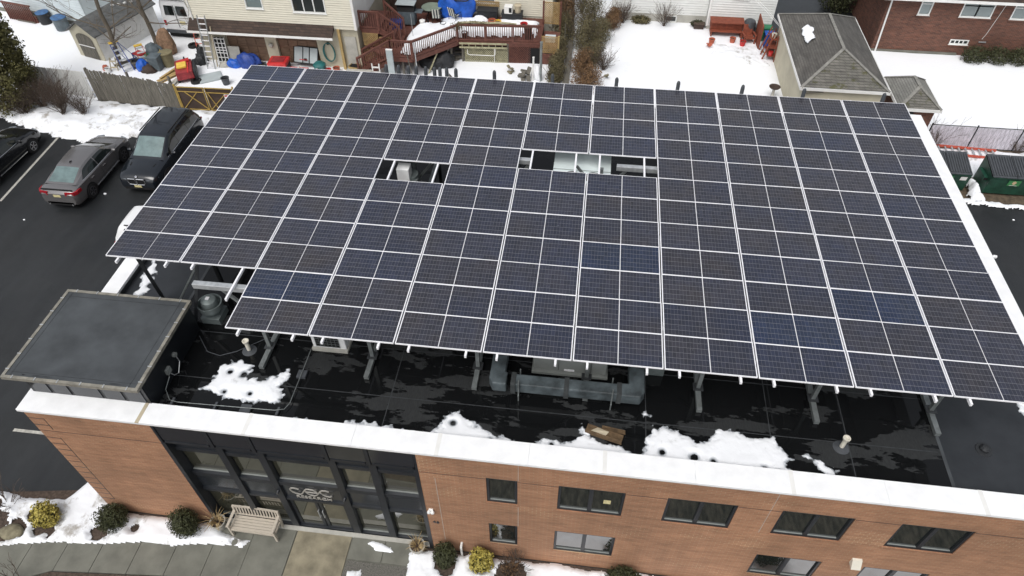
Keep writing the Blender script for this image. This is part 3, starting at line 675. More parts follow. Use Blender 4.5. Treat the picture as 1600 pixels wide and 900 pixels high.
for x in (4.89, 5.33, 5.68, 5.95, 6.29, 6.60, 6.79, 7.03, 7.35, 8.69, 10.69, 12.86, 14.91, 17.02, 19.0, 21.53):
    MB().cyl((x, 11.90, 7.6), (x, 11.95, 8.10), .064, .064, 10).lathe([(.064, 0), (.060, .05), (.045, .09), (.02, .115), (.003, .12)], 10, (x, 11.95, 8.095)).build('rear_stub', 'lid', can, smooth=True)
# ------------------------------------------------------------------ things on the roof
def snow_roof(poly, h, seed, holes=(), **k): return snow('snow_patch', poly, ZR, h, .018, .24, .15, seed, 'snow_roof', [(a, b, r*.6) for i_, (a, b, r) in enumerate(holes) if i_ % 2 == 0], .35, 3.4, **k)
snow_roof([(2.5, -.05), (2.72, .45), (2.8, .85), (3.2, 1.05), (3.62, .95), (3.66, .52), (4.2, .5), (4.62, .9), (4.74, .75), (4.6, .3), (4.8, .1), (4.75, -.2), (4.0, -.27), (3.3, -.22), (2.9, -.12)], 0.055, 51,
          [(3.1, .62, .07), (3.28, .5, .06), (3.5, .56, .09), (3.3, .28, .06), (3.9, .0, .06), (4.62, -.12, .1), (3.2, -.02, .06), (4.5, .45, .1)])
snow_roof([(5.2, -.74), (5.25, -.55), (5.7, -.55), (5.8, -.74)], .05, 52)
snow_roof([(6.4, -.76), (6.6, -.5), (7.1, -.48), (7.8, -.52), (8.7, -.6), (8.8, -.76)], .05, 53)
snow_roof([(8.75, -.74), (9.0, -.3), (9.05, .05), (9.35, .15), (9.7, -.1), (10.2, -.35), (10.9, -.55), (11.0, -.74)], 0.050, 54, [(9.3, -.25, .07), (9.75, -.5, .06), (10.3, -.6, .05), (9.1, -.55, .06)])
snow_roof([(11.2, -.74), (11.5, -.42), (12.2, -.42), (12.6, -.2), (13.0, -.35), (13.7, -.45), (14.1, -.74)], 0.044, 55, [(12.1, -.35, .08), (13.3, -.62, .08), (11.8, -.55, .06)])
snow_roof([(12.35, -.08), (12.5, .12), (12.7, -.05), (12.7, -.22)], .05, 56)
snow_roof([(13.9, -.74), (14.1, -.1), (14.4, .35), (14.8, .25), (15.3, -.05), (15.6, -.05), (15.85, .35), (16.2, .42), (16.7, .2), (17.2, .3), (17.6, -.25), (17.4, -.6), (16.6, -.74)], 0.06, 57, [(14.5, -.45, .09), (14.9, -.4, .08), (15.25, -.5, .13), (14.3, -.2, .06), (15.7, -.55, .07), (17.3, -.35, .1), (16.9, -.6, .08)])
snow_roof([(17.85, -.15), (18.1, -.08), (18.6, -.45), (18.7, -.7), (18.3, -.72), (18.1, -.35)], .06, 58)
snow_roof([(-1.0, 4.6), (-.7, 4.3), (-.62, 3.5), (-.5, 3.1), (-.85, 2.9), (-.9, 3.4), (-1.05, 4.1)], 0.044, 59)
snow_roof([(23.5, 2.3), (23.75, 2.2), (23.85, 1.0), (23.9, .2), (23.6, .3), (23.55, 1.2)], 0.055, 60)
snow_roof([(13.95, .62), (14.1, .7), (14.2, .55), (14.05, .5)], .04, 61)
# front rooftop unit with wrapped ducts
ru = thing('rooftop_unit', 'grey rooftop air handler with ledged base beneath front solar panels', 'hvac unit', (12.1, 2.3, ZR))
MB().box(-.95, .95, -.72, .9, .16, 1.35).build('cabinet', 'hvac', ru, bevel=.015); MB().box(-1.0, 1.0, -.80, .95, .05, .155).build('base_rail', 'hvac', ru, bevel=.01)
for x in (-.3, .55): MB().box(x-.006, x+.006, -.728, -.719, .2, 1.3).build('panel_joint', 'steel_dark', ru)
MB().box(-.15, .12, -.735, -.72, .2, .26).build('name_plate', 'alu', ru)
MB().box(-1.0, 1.0, -.75, .95, 1.352, 1.40).build('top_cover', 'hvac', ru, bevel=.01)
du = thing('insulated_duct', 'wrapped grey duct loop on stands around the front rooftop unit', 'duct', (12.0, 1.0, ZR))
z0, z1 = .28, .62
MB().box(-1.25, 1.36, -.32, .02, z0, z1).build('duct_run', 'duct', du, bevel=.03)
for s, x in ((-1, -1.72), (1, 1.80)):
    MB().prism([(x-.2, .6), (x-.2, -.16), (x-.10, -.34), (x+.10*s+.35*(s < 0), -.34), (x+.1*s+.35*(s < 0), .04), (x+.19, .06), (x+.19, .6)] if s < 0 else
               [(x-.42, -.34), (x+.1, -.34), (x+.2, -.16), (x+.2, .6), (x-.19, .6), (x-.19, .06), (x-.42, .04)], z0, z1).build('duct_elbow', 'duct', du, bevel=.03)
    MB().box(x-.19, x+.19, .605, 2.2, z0+.01, z1-.01).build('duct_run', 'duct', du, bevel=.03)
for x in (-1.3, .05, 1.37): MB().box(x-.06, x+.06, -.345, .045, z0-.02, z1+.015).build('duct_band', 'duct_tape', du)
for x in (-1.15, 1.2):
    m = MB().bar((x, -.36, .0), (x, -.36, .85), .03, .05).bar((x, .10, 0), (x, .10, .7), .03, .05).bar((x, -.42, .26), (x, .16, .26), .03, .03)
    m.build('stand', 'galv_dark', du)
# condensing unit, fans, stacks
cu = thing('condenser_unit', 'white condenser with black fan grille at the front edge of roof', 'hvac unit', (5.55, 1.95, ZR))
MB().box(-.47, .47, -.3, .3, .10, .78).build('cabinet', 'white_metal', cu, bevel=.02); MB().box(-.5, .5, -.36, .36, .0, .095).build('pad', 'concrete_lt', cu)
MB().box(-.36, .30, -.312, -.301, .16, .72).build('fan_grille', 'dark', cu)
for k in range(7): MB().box(-.36+.11*k-.005, -.36+.11*k+.005, -.32, -.3125, .16, .72).build('grille_wire', 'galv_dark', cu)
for k in range(6): MB().box(-.36, .30, -.327, -.3205, .2+.1*k-.005, .2+.1*k+.005).build('grille_wire', 'galv_dark', cu)
def exhaust_fan(label, loc, s=1.0):
    f = thing('exhaust_fan', label, 'fan', loc)
    MB().box(-.3*s, .3*s, -.3*s, .3*s, 0, .22).build('curb', 'fan_grey', f, bevel=.01)
    MB().lathe([(.20*s, .222), (.22*s, .3), (.36*s, .42), (.37*s, .62), (.345*s, .62), (.33*s, .45), (.22*s, .40)], 24).build('shroud', 'fan_grey', f, smooth=True)
    MB().lathe([(.24*s, .40), (.25*s, .62), (.22*s, .72), (.12*s, .77), (.01, .78)], 20).build('motor_dome', 'fan_grey', f, smooth=True)
    MB().box(-.05, .05, -.05, .05, .775, .80).build('cap_bolt', 'alu', f)
    return f
exhaust_fan('round grey exhaust fan on pale curb beside the penthouse', (1.9, 2.45, ZR), .92)
exhaust_fan('round grey exhaust fan half hidden under the canopy corner', (3.55, 3.3, ZR), .9)
vs = thing('vent_stack', 'grey duct riser with white square hood in the single panel gap', 'vent', (6.72, 7.2, ZR))
MB().cyl((0, 0, 0), (0, 0, 1.95), .26, n=20).build('riser', 'fan_grey', vs, smooth=True)
MB().box(-.32, .06, -.30, .06, 1.8, 2.3).build('hood', 'white_metal', vs, bevel=.015); MB().box(.07, .26, -.28, .12, 1.6, 1.85).build('side_box', 'galv_dark', vs)
tu = thing('rooftop_unit', 'pale green rooftop unit with twin fan openings in the double panel gap', 'hvac unit', (11.96, 8.05, ZR))
MB().box(-.88, .88, -.85, .85, .1, 2.04).build('cabinet', 'hvac_teal', tu, bevel=.015); MB().box(-.97, .97, -.8, .8, 0, .099).build('base_rail', 'galv_dark', tu)
MB().box(-.885, .885, -.23, -.215, 2.042, 2.052).build('cover_seam', 'galv_dark', tu)
for x in (-.28, .37): MB().cyl((x, -.55, 2.04), (x, -.55, 2.055), .27, n=24).build('fan_opening', 'dark', tu)
MB().add([(-.6, -.18, 2.041), (.05, .12, 2.075), (.7, -.18, 2.041), (.05, .7, 2.041)], [(0, 2, 1), (0, 1, 3), (1, 2, 3)]).build('cover_crease', 'hvac_teal', tu)
MB().box(-.80, -.77, -.42, -.36, 2.04, 2.06).build('latch', 'dark', tu)
sm = thing('vent_box', 'low pale vent box with round cap just under the front panel edge', 'vent', (14.35, 2.0, ZR))
MB().box(-.22, .22, -.16, .2, 0, .45).build('box', 'fan_grey', sm, bevel=.02); MB().cyl((0, -.02, .45), (0, -.02, .5), .12, n=14).build('cap', 'galv', sm)
for (x, y, lab) in ((3.33, 1.38, 'cream plastic vent pipe with flared top near the snow patch'), (18.81, .21, 'cream plastic vent pipe with flared top amid puddles')):
    p = thing('vent_pipe', lab, 'pipe', (x, y, ZR), group='roof vent pipes')
    MB().cyl((0, 0, 0), (0, 0, .36), .055, n=14).build('pipe', 'pvc', p, smooth=True)
    MB().lathe([(.056, .34), (.085, .37), (.09, .43), (.06, .43), (.04, .40)], 16).build('flared_cap', 'pvc', p, smooth=True); MB().lathe([(.2, 0), (.07, .03), (.06, .05)], 14).build('flashing', 'lid', p)
dr = thing('roof_drain', 'black domed roof drain strainer on the grey membrane', 'drain', (22.22, .55, ZR))
MB().lathe([(.2, .0), (.19, .02), (.12, .025)], 18).build('flange', 'dark_plastic', dr); MB().lathe([(.12, .02), (.12, .09), (.08, .14), (.01, .16)], 10).build('dome', 'dark_plastic', dr)
cb = thing('cardboard_box', 'flattened wet cardboard box lying in snow by the parapet', 'box', (13.08, -.1, ZR), R(-15))
MB().box(-.46, .46, -.12, .12, 0, .03).build('bottom', 'cardboard', cb); MB().bar((-.46, -.14, .06), (.47, -.15, .10), .02, .16).build('flap', 'cardboard', cb); MB().bar((-.1, .13, .05), (.48, .15, .12), .02, .16).build('flap', 'cardboard', cb)
MB().add([(-.34, -.05, .04), (.05, -.07, .05), (.1, .05, .08), (-.2, .09, .05), (-.1, 0, .09)], [(0, 1, 4), (1, 2, 4), (2, 3, 4), (3, 0, 4)]).build('torn_liner', 'tan', cb)
cd = thing('roof_conduit', 'thin galvanised conduit run on blocks along the front parapet', 'conduit', (0, 0, ZR))
MB().tube([(1.75, .1, .3), (1.72, -.2, .12), (1.95, -.48, .09), (2.2, -.52, .09), (4.75, -.46, .09), (4.98, -.4, .09), (5.06, -.2, .09), (5.04, 1.55, .09)], .011, 8).build('pipe', 'galv_dark', cd, smooth=True)
for x, y, w_ in ((2.02, -.5, .03), (3.18, -.5, .03), (3.98, -.48, .14), (4.82, -.46, .03), (5.05, .75, .12)): MB().box(x-w_, x+w_, y-.12, y+.12, 0, .07).build('support_block', 'lid', cd)
ol = thing('loose_cable', 'thin black cable looping across the wet roof near penthouse', 'cable', (0, 0, ZR))
MB().tube([(1.75, 1.7, .02), (2.2, 1.2, .02), (2.6, 1.1, .02), (3.0, 1.3, .02), (3.6, 1.8, .02)], .012, 5).build('cable', 'lid', ol)
# ================================================================== FRONT GARDEN
def shrub(name, label, x, y, z, r, mat, n, size, seed, group=None, stems='twig', jag=.42):
    t = thing(name, label, 'shrub', (x, y, z), group=group)
    leafmesh('foliage', [leaves((0, 0, r[2]*.95), r, n, size, seed, .5, jag=jag)], mat, t)
    m = MB(); rng = random.Random(seed)
    for k in range(6): m.cyl((0, 0, -.02), (rng.uniform(-.5, .5)*r[0], rng.uniform(-.5, .5)*r[1], r[2]*1.1), .018, .008, 5)
    m.build('stem', stems, t)
    leafmesh('inner_foliage', [leaves((0, 0, r[2]*.9), tuple(q*.75 for q in r), n//3, size*1.8, seed+50, .2)], 'leaf_dark', t)
    return t
shrub('variegated_shrub', 'round yellow variegated shrub in the mulch beside the lot', -3.25, -1.87, .05, (.40, .38, .42), 'leaf_yellow', 1500, .085, 1)
shrub('boxwood_shrub', 'round dark green clipped shrub by the brick building corner', -1.16, -1.72, .05, (.46, .45, .46), 'leaf_dark', 3500, .05, 2)
shrub('boxwood_shrub', 'leaning dark green oval shrub between snow and entrance bay', 1.16, -1.68, .05, (.43, .40, .62), 'leaf_dark', 3500, .05, 3)
shrub('boxwood_shrub', 'upright dark green shrub right of the glass entrance', 9.0, -1.66, .05, (.33, .32, .52), 'leaf_dark', 3500, .05, 4)
shrub('variegated_shrub', 'yellow green variegated shrub under the small lower window', 10.05, -1.62, .05, (.36, .32, .44), 'leaf_yellow', 1400, .085, 5)
shrub('boxwood_shrub', 'wide dark green shrub below the double lower window', 14.1, -1.62, .05, (.46, .3, .36), 'leaf_dark', 3500, .05, 7)
shrub('boxwood_shrub', 'broad dark evergreen below the lower right window pair', 18.15, -2.0, .05, (.62, .42, .5), 'leaf_dark', 3500, .055, 8)
def twig_shrub(name, label, x, y, z, R_, H, n, seed, mat='twig', group=None):
    t = thing(name, label, 'shrub', (x, y, z), group=group); rng = random.Random(seed); m = MB()
    for k in range(n):
        a = rng.uniform(0, 6.28); s = rng.uniform(.2, 1)
        branches(m, Vector((rng.uniform(-.08, .08), rng.uniform(-.08, .08), 0)), Vector((math.cos(a)*s*R_, math.sin(a)*s*R_, H*.8)), math.hypot(s*R_, H)*rng.uniform(.7, 1), .011, 2, rng, .5, .005, 3, 0, 3)
    m.build('stem', mat, t); return t
t = twig_shrub('barberry_shrub', 'purple brown bare twiggy shrub beside the yellow shrub', 10.92, -1.72, .05, .45, .5, 34, 6)
leafmesh('dead_leaves', [leaves((0, 0, .35), (.34, .32, .32), 500, .05, 77, .2)], 'leaf_brown', t)
twig_shrub('bare_shrub', 'leafless spreading shrub at the edge of the lot snow', -4.75, -1.55, .03, 1.1, .9, 12, 9)
twig_shrub('bare_seedling', 'single bare sapling poking up beside the sidewalk', -3.0, -3.75, .02, .2, .6, 4, 12)
def stone(name, label, x, y, r, seed):
    g = random.Random(seed); bm = bmesh.new(); bmesh.ops.create_icosphere(bm, subdivisions=3, radius=1)
    for v in bm.verts:
        n = 1+.35*(fbm(np.array([v.co.x*1.5+seed]), np.array([v.co.y*1.5+v.co.z]), seed)[0]-.5); v.co = Vector((v.co.x*r[0]*n, v.co.y*r[1]*n, v.co.z*r[2]*n))
    me = bpy.data.meshes.new(name); bm.to_mesh(me); bm.free()
    return tag(obj(name, me, 'rock', smooth='all', loc=(x, y, r[2]*.35)), label, 'rock')
stone('boulder', 'flat brown boulder lying in the thawed mulch', -4.2, -2.35, (.38, .25, .17), 3)
# bench
be = thing('garden_bench', 'weathered slatted wooden bench in front of the entrance glass', 'bench', (3.2, -1.38, .06), R(-1))
for k in range(5): MB().box(-.66, .66, -.24+k*.088, -.165+k*.088, .40, .425).build('seat_slat', 'bench_wood', be)
for x in (-.69, .69):
    MB().box(x-.03, x+.03, -.28, -.22, 0, .62).build('leg', 'bench_wood', be); MB().bar((x, .19, 0), (x, .27, .86), .06, .06).build('leg', 'bench_wood', be)
    MB().box(x-.04, x+.04, -.31, .24, .621, .65).build('armrest', 'bench_wood', be); MB().box(x-.02, x+.02, -.2, .17, .33, .39).build('side_rail', 'bench_wood', be)
MB().box(-.66, .66, -.265, -.243, .32, .40).build('apron', 'bench_wood', be)
m = MB(); N = 12
for i in range(N):
    a, b = -.72+1.44*i/N, -.72+1.44*(i+1)/N; f = lambda x: .87+.045*(1-(x/.72)**2)
    m.add([(a, .25, f(a)-.085), (b, .25, f(b)-.085), (b, .25, f(b)), (a, .25, f(a)), (a, .285, f(a)-.085), (b, .285, f(b)-.085), (b, .285, f(b)), (a, .285, f(a))], [(0, 1, 2, 3), (7, 6, 5, 4), (3, 2, 6, 7), (1, 0, 4, 5)])
m.build('top_rail', 'bench_wood', be); MB().box(-.66, .66, .205, .235, .44, .50).build('bottom_rail', 'bench_wood', be)
for k in range(14): x = -.6+k*1.2/13; MB().bar((x, .222, .49), (x, .262, .83), .042, .016, (0, 1, 0)).build('back_slat', 'bench_wood', be)
def planter(label, x, y, seed, tall):
    t = thing('planter', label, 'planter', (x, y, .06), group='planters by the entrance'); rng = random.Random(seed)
    MB().lathe([(.14, 0), (.19, .2), (.22, .32), (.235, .34), (.235, .37), (.20, .37), (.19, .31)], 20).build('pot', 'concrete_lt', t, smooth=True)
    MB().cyl((0, 0, .28), (0, 0, .325), .195, n=18).build('soil', 'mulch', t)
    m = MB()
    for k in range(46):
        a = rng.uniform(0, 6.28); s = rng.uniform(.25, .62)*tall; b = Vector((math.cos(a)*.05, math.sin(a)*.05, .32))
        m.tube([b, b+Vector((math.cos(a)*s*.3, math.sin(a)*s*.3, s*.5)), b+Vector((math.cos(a)*s*.75, math.sin(a)*s*.75, s*.55))], [.012, .009, .002], 3)
    m.build('grass_tuft', 'grass_dead', t)
    m = MB()
    for k in range(7):
        a = rng.uniform(0, 6.28); m.cyl((0, 0, .3), (math.cos(a)*.25, math.sin(a)*.25, .3+rng.uniform(.5, .9)*tall), .006, .002, 4)
    m.build('twig', 'twig', t)
planter('pale pot of dry grass and tall twigs beside the bench', 2.02, -1.42, 3, 1.0)
planter('pot of dry tan grass at the right end of the entrance', 8.12, -1.42, 4, .75)

# ================================================================== CARS
def interp(tab, y):
    ys = [r[0] for r in tab]; return [float(np.interp(y, ys, [r[k] for r in tab])) for k in range(1, len(tab[0]))]
def smooth_tab(tab, y, h=.10):
    a = [interp(tab, y+d) for d in (-h, -h/2, 0, h/2, h)]
    return [(p+2*q+3*r+2*s+t_)/9 for p, q, r, s, t_ in zip(*a)]
def car(name, label, loc, rotz, paint, body, top, wheels, rim, glass_, W, tail, nose, pale=(), group=None, suv=False):
    """body: (y, halfwidth, sill z, belt z, centre z); top: (y, half width belt, belt z, half width roof, roof z)"""
    c = thing(name, label, 'car', loc, rotz, group)
    y0, y1 = body[0][0], body[-1][0]
    def bsec(y):
        hw, zs, zb, zc = smooth_tab(body, min(max(y, y0+.001), y1-.001), .06)
        return [(hw*.90, zs), (hw*.985, zs+.10), (hw, zs+(zb-zs)*.45), (hw*.992, zs+(zb-zs)*.75), (hw*.955, zb-.015), (hw*.90, zb+(zc-zb)*.25), (hw*.62, zb+(zc-zb)*.8), (hw*.3, zc-.003), (0, zc)]
    m = MB(); Y = list(np.linspace(y0, y1, 44)); n = 17
    for y in Y:
        s = bsec(y); ring = [(x, y, z) for x, z in s]+[(-x, y, z) for x, z in s[-2::-1]]; m.v += ring
    for i in range(len(Y)-1):
        for k in range(n-1): a = i*n+k; m.f.append((a, a+n, a+n+1, a+1))
    m.f.append(tuple(range(n))); m.f.append(tuple((len(Y)-1)*n+k for k in range(n-1, -1, -1)))
    for i in range(len(Y)-1): a = i*n; m.f.append((a, a+n-1, a+2*n-1, a+n))
    bo = m.build('body', paint, c, smooth=True)
    # greenhouse
    ty0, ty1 = top[0][0], top[-1][0]
    def tpt(y, u, off=0):
        wb, zb, wr, zr = smooth_tab(top, min(max(y, ty0), ty1), .07)
        zr = max(zr, zb+.002); h = zr-zb
        P = [(wb, zb-.02), (wb*.35+wr*.65+.01, zb+h*.62), (wr+.015, zr-min(.10, h*.3)), (wr*.93, zr-min(.03, h*.12)), (wr*.5, zr-.006), (0, zr)]
        k = [0, .35, .55, .64, .82, 1.0]
        return Vector((np.interp(u, k, [p[0] for p in P]), y, np.interp(u, k, [p[1] for p in P])))
    U = [0, .12, .24, .35, .45, .55, .60, .64, .73, .82, .91, 1.0]
    m = MB(); Y = list(np.linspace(ty0, ty1, 40)); nu = 2*len(U)-1
    for y in Y:
        r_ = [tpt(y, u) for u in U]; m.v += [tuple(p) for p in r_]+[(-p.x, p.y, p.z) for p in r_[-2::-1]]
    for i in range(len(Y)-1):
        for k in range(nu-1): a = i*nu+k; m.f.append((a, a+nu, a+nu+1, a+1))
    m.build('roof', paint, c, smooth=True)
    def patch(pname, mat, ya, yb, ua, ub, side, off=.008, cut=None, parent=bo):
        m = MB(); ny, nuu = 10, 8
        for j in range(ny+1):
            for i in range(nuu+1):
                y = ya+(yb-ya)*j/ny; u = ua+(ub-ua)*i/nuu
                if cut: y = cut(j/ny, i/nuu)
                p = tpt(y, u); e = .01
                du = tpt(y, min(u+e, 1))-tpt(y, max(u-e, 0)); dy = tpt(min(y+.02, ty1), u)-tpt(max(y-.02, ty0), u)
                nn = dy.cross(du); nn = nn.normalized() if nn.length > 1e-9 else Vector((0, 0, 1))
                if nn.z < 0 and u > .6: nn = -nn
                if u <= .6 and nn.x < 0: nn = -nn
                q = p+nn*off; m.v.append((q.x*side, q.y, q.z))
        for j in range(ny):
            for i in range(nuu):
                a = j*(nuu+1)+i; f = (a, a+1, a+nuu+2, a+nuu+1); m.f.append(f)
        return m.build(pname, mat, parent, smooth='all')
    def fullpatch(pname, mat, ya, yb, um, off=.009):
        m = MB(); ny, nx = 10, 12
        for j in range(ny+1):
            for i in range(nx+1):
                y = ya+(yb-ya)*j/ny; s = -1+2*i/nx; u = 1-(1-um)*abs(s); p = tpt(y, u)
                dy = tpt(min(y+.03, ty1), 1)-tpt(max(y-.03, ty0), 1); nn = Vector((0, -dy.z, dy.y)).normalized()
                q = p+nn*off; m.v.append((q.x*(1 if s >= 0 else -1), q.y, q.z))
        for j in range(ny):
            for i in range(nx): a = j*(nx+1)+i; m.f.append((a, a+1, a+nx+2, a+nx+1))
        return m.build(pname, mat, bo, smooth='all')
    g = glass_
    fullpatch('windshield', 'car_glass_pale' if 'front' in pale else 'car_glass', g['ws'][0], g['ws'][1], .665)
    fullpatch('rear_window', 'car_glass_pale' if 'rear' in pale else 'car_glass', g['rw'][0], g['rw'][1], .665)
    for s in (-1, 1):
        for (ya, yb, ya2, yb2) in g['side']:
            patch('side_window', 'car_glass', ya, yb, .06, .53, s, cut=lambda j, i, A=ya, B=yb, C=ya2, D=yb2: (A+(C-A)*i)*(1-j)+(B+(D-B)*i)*j)
        fa, fb = g['side'][0][0], g['side'][-1][1]
        m = MB(); pts = [tpt(y, .03) for y in np.linspace(fa, fb, 12)]; m.tube([(p.x*s+.006*s, p.y, p.z) for p in pts], .009, 4); m.build('window_trim', 'chrome', bo)
        hw = W
        for wy in wheels[:2]:
            r = wheels[2]
            MB().cyl((s*(hw-.32), wy, r+.02), (s*(hw+.004), wy, r+.02), r+.055, n=26).build('wheel_arch', 'dark', bo)
            wl_ = MB().lathe([(r*.62, -.10), (r*.94, -.105), (r, -.07), (r, .07), (r*.94, .105), (r*.62, .10)], 26).build('wheel', 'tyre', c, smooth=True)
            wl_.rotation_euler = (0, R(90)*s, 0); wl_.location = (s*(hw-.085), wy, r)
            MB().cyl((0, 0, -.05), (0, 0, .075), r*.63, n=22).build('rim', 'dark', wl_)
            sp = MB().lathe([(r*.55, .09), (r*.63, .107), (r*.66, .10), (r*.6, .075)], 22).cyl((0, 0, .07), (0, 0, .10), r*.16, n=10)
            for k in range(5):
                a = 2*math.pi*k/5; sp.bar((math.cos(a)*r*.1, math.sin(a)*r*.1, .095), (math.cos(a)*r*.6, math.sin(a)*r*.6, .095), .05, .02)
            sp.build('spokes', rim, wl_)
        # doors: seams, handles, sill trim, mirror
        for y in g['seams']:
            sp = bsec(y); MB().tube([(s*(x+.002), y, z) for x, z in sp[1:5]], .006, 4).build('door_seam', 'dark', bo)
        for y in g['handles']:
            hwv, zs, zb, zc = interp(body, y); MB().box(min(s*hwv*.985, s*(hwv+.03)), max(s*hwv*.985, s*(hwv+.03)), y-.1, y+.1, zb-.14, zb-.115).build('door_handle', paint, bo)
        hwv, zs, zb, zc = interp(body, 0)
        MB().bar((s*(hwv*.985), wheels[0]+.45, zs+.12), (s*(hwv*.985), wheels[1]-.45, zs+.12), .025, .03).build('sill_trim', 'chrome' if not suv else 'dark', bo)
        my = g['mirror']; wb, zb_, wr, zr = interp(top, my)
        mi = MB().lathe([(.02, -.10), (.075, -.08), (.09, 0), (.075, .08), (.02, .10)], 12).build('mirror', paint, bo, smooth=True); mi.rotation_euler = (0, R(90), 0); mi.location = (s*(W+.10), my, zb_+.07); mi.scale = (1, .8, 1)
        MB().bar((s*(wb-.03), my, zb_+.03), (s*(W+.04), my, zb_+.05), .05, .03).build('mirror_arm', 'dark', mi.parent)
    tail(c, bo, bsec, y0); nose(c, bo, bsec, y1)
    return c
def lamp(parent, nm, mat, bs, ya, xa, yb, xb, k0, k1, s, off=.012):
    # a lamp lens wrapped on the corner: along the end face and side
    pass
sed_body = [(-2.44, .74, .34, .80, .84), (-2.36, .84, .26, .92, .98), (-2.1, .89, .22, .98, 1.06), (-1.7, .91, .20, .98, 1.07), (-.9, .92, .19, .96, 1.02), (.6, .92, .19, .93, .98), (1.2, .91, .19, .90, .97), (1.9, .88, .20, .80, .88), (2.25, .82, .22, .70, .76), (2.40, .70, .28, .60, .62), (2.44, .58, .36, .52, .53)]
sed_top = [(-1.95, .76, 1.05, .70, 1.06), (-1.75, .80, 1.02, .68, 1.14), (-1.0, .84, .98, .62, 1.40), (-.5, .86, .97, .62, 1.445), (.1, .86, .96, .63, 1.45), (.45, .86, .96, .63, 1.42), (1.15, .83, .96, .68, 1.06), (1.42, .80, .95, .70, .96)]
def sedan_ends(c_lamp):
    def tail(c, bo, bs, y0):
        for s in (-1, 1):
            MB().prism([(s*.42, y0-.01), (s*.80, y0+.05), (s*.915, y0+.22), (s*.925, y0+.50), (s*.86, y0+.34), (s*.40, y0+.06)][::s], .79, .94).build('tail_lamp', 'lamp_red', bo)
            MB().bar((s*.2, y0+.03, .85), (s*.58, y0+.06, .87), .03, .06).build('tail_lamp', 'lamp_red', bo)
        MB().box(-.17, .17, y0-.012, y0+.03, .70, .82).build('number_plate', 'plate', bo); MB().box(-.62, .62, y0+.0, y0+.1, .24, .42).build('bumper_insert', 'dark', bo)
        MB().box(-.75, .75, y0+.10, y0+.17, 1.0, 1.03).build('spoiler_lip', 'dark', bo)
        for s in (-1, 1): MB().cyl((s*.55, y0-.03, .30), (s*.55, y0+.1, .30), .04, n=10).build('exhaust_tip', 'chrome', bo)
        MB().add([(-.02, -.72, 1.45), (.02, -.72, 1.45), (.012, -.9, 1.43), (-.012, -.9, 1.43), (0, -.86, 1.50)], [(0, 1, 4), (1, 2, 4), (2, 3, 4), (3, 0, 4)]).build('roof_fin', 'dark', bo)
    def nose(c, bo, bs, y1):
        for s in (-1, 1): MB().prism([(s*.45, y1-.06), (s*.72, y1-.16), (s*.85, y1-.45), (s*.80, y1-.45), (s*.44, y1-.14)][::s], .62, .73).build('head_lamp', 'lamp_clear', bo)
        MB().box(-.5, .5, y1-.03, y1+.01, .30, .48).build('grille', 'dark', bo)
    return tail, nose
sg_ = {'ws': (.55, 1.36), 'rw': (-1.86, -1.08), 'side': [(-1.52, -.32, -1.15, -.30), (-.26, .98, -.24, .52)], 'seams': (-1.22, -.28, .92), 'handles': (-1.0, -.05), 'mirror': .82}
tl, ns = sedan_ends(None)
car('grey_sedan', 'metallic grey sedan parked nose to the snow bank beside the SUV', (-11.20, 14.55, 0), R(0), 'car_grey', sed_body, sed_top, (-1.40, 1.42, .335), 'rim_dark', sg_, .92, tl, ns, pale=('rear',), group='cars in the lot')
car('black_sedan', 'black sedan with silver wheels left of the white parking line', (-16.1, 14.72, 0), R(-2), 'car_black', sed_body, sed_top, (-1.45, 1.45, .335), 'rim', sg_, .92, tl, ns, group='cars in the lot')
suv_body = [(-2.57, .80, .40, .98, 1.02), (-2.50, .92, .30, 1.06, 1.10), (-2.2, .97, .26, 1.10, 1.14), (-1.2, 1.0, .25, 1.12, 1.16), (.8, 1.0, .25, 1.08, 1.12), (1.35, .99, .25, 1.05, 1.14), (2.05, .96, .26, .98, 1.07), (2.42, .90, .28, .90, .98), (2.53, .84, .32, .80, .84), (2.57, .76, .38, .70, .72)]
suv_top = [(-2.50, .82, 1.10, .72, 1.14), (-2.42, .84, 1.12, .70, 1.40), (-2.2, .88, 1.12, .68, 1.72), (-1.6, .92, 1.12, .70, 1.79), (-.4, .93, 1.11, .72, 1.81), (.25, .93, 1.10, .72, 1.77), (1.0, .90, 1.10, .77, 1.33), (1.35, .86, 1.08, .80, 1.12)]
def suv_tail(c, bo, bs, y0):
    for s in (-1, 1): MB().box(min(s*.5, s*.9), max(s*.5, s*.9), y0+.02, y0+.12, .92, 1.0).build('tail_lamp', 'lamp_red', bo)
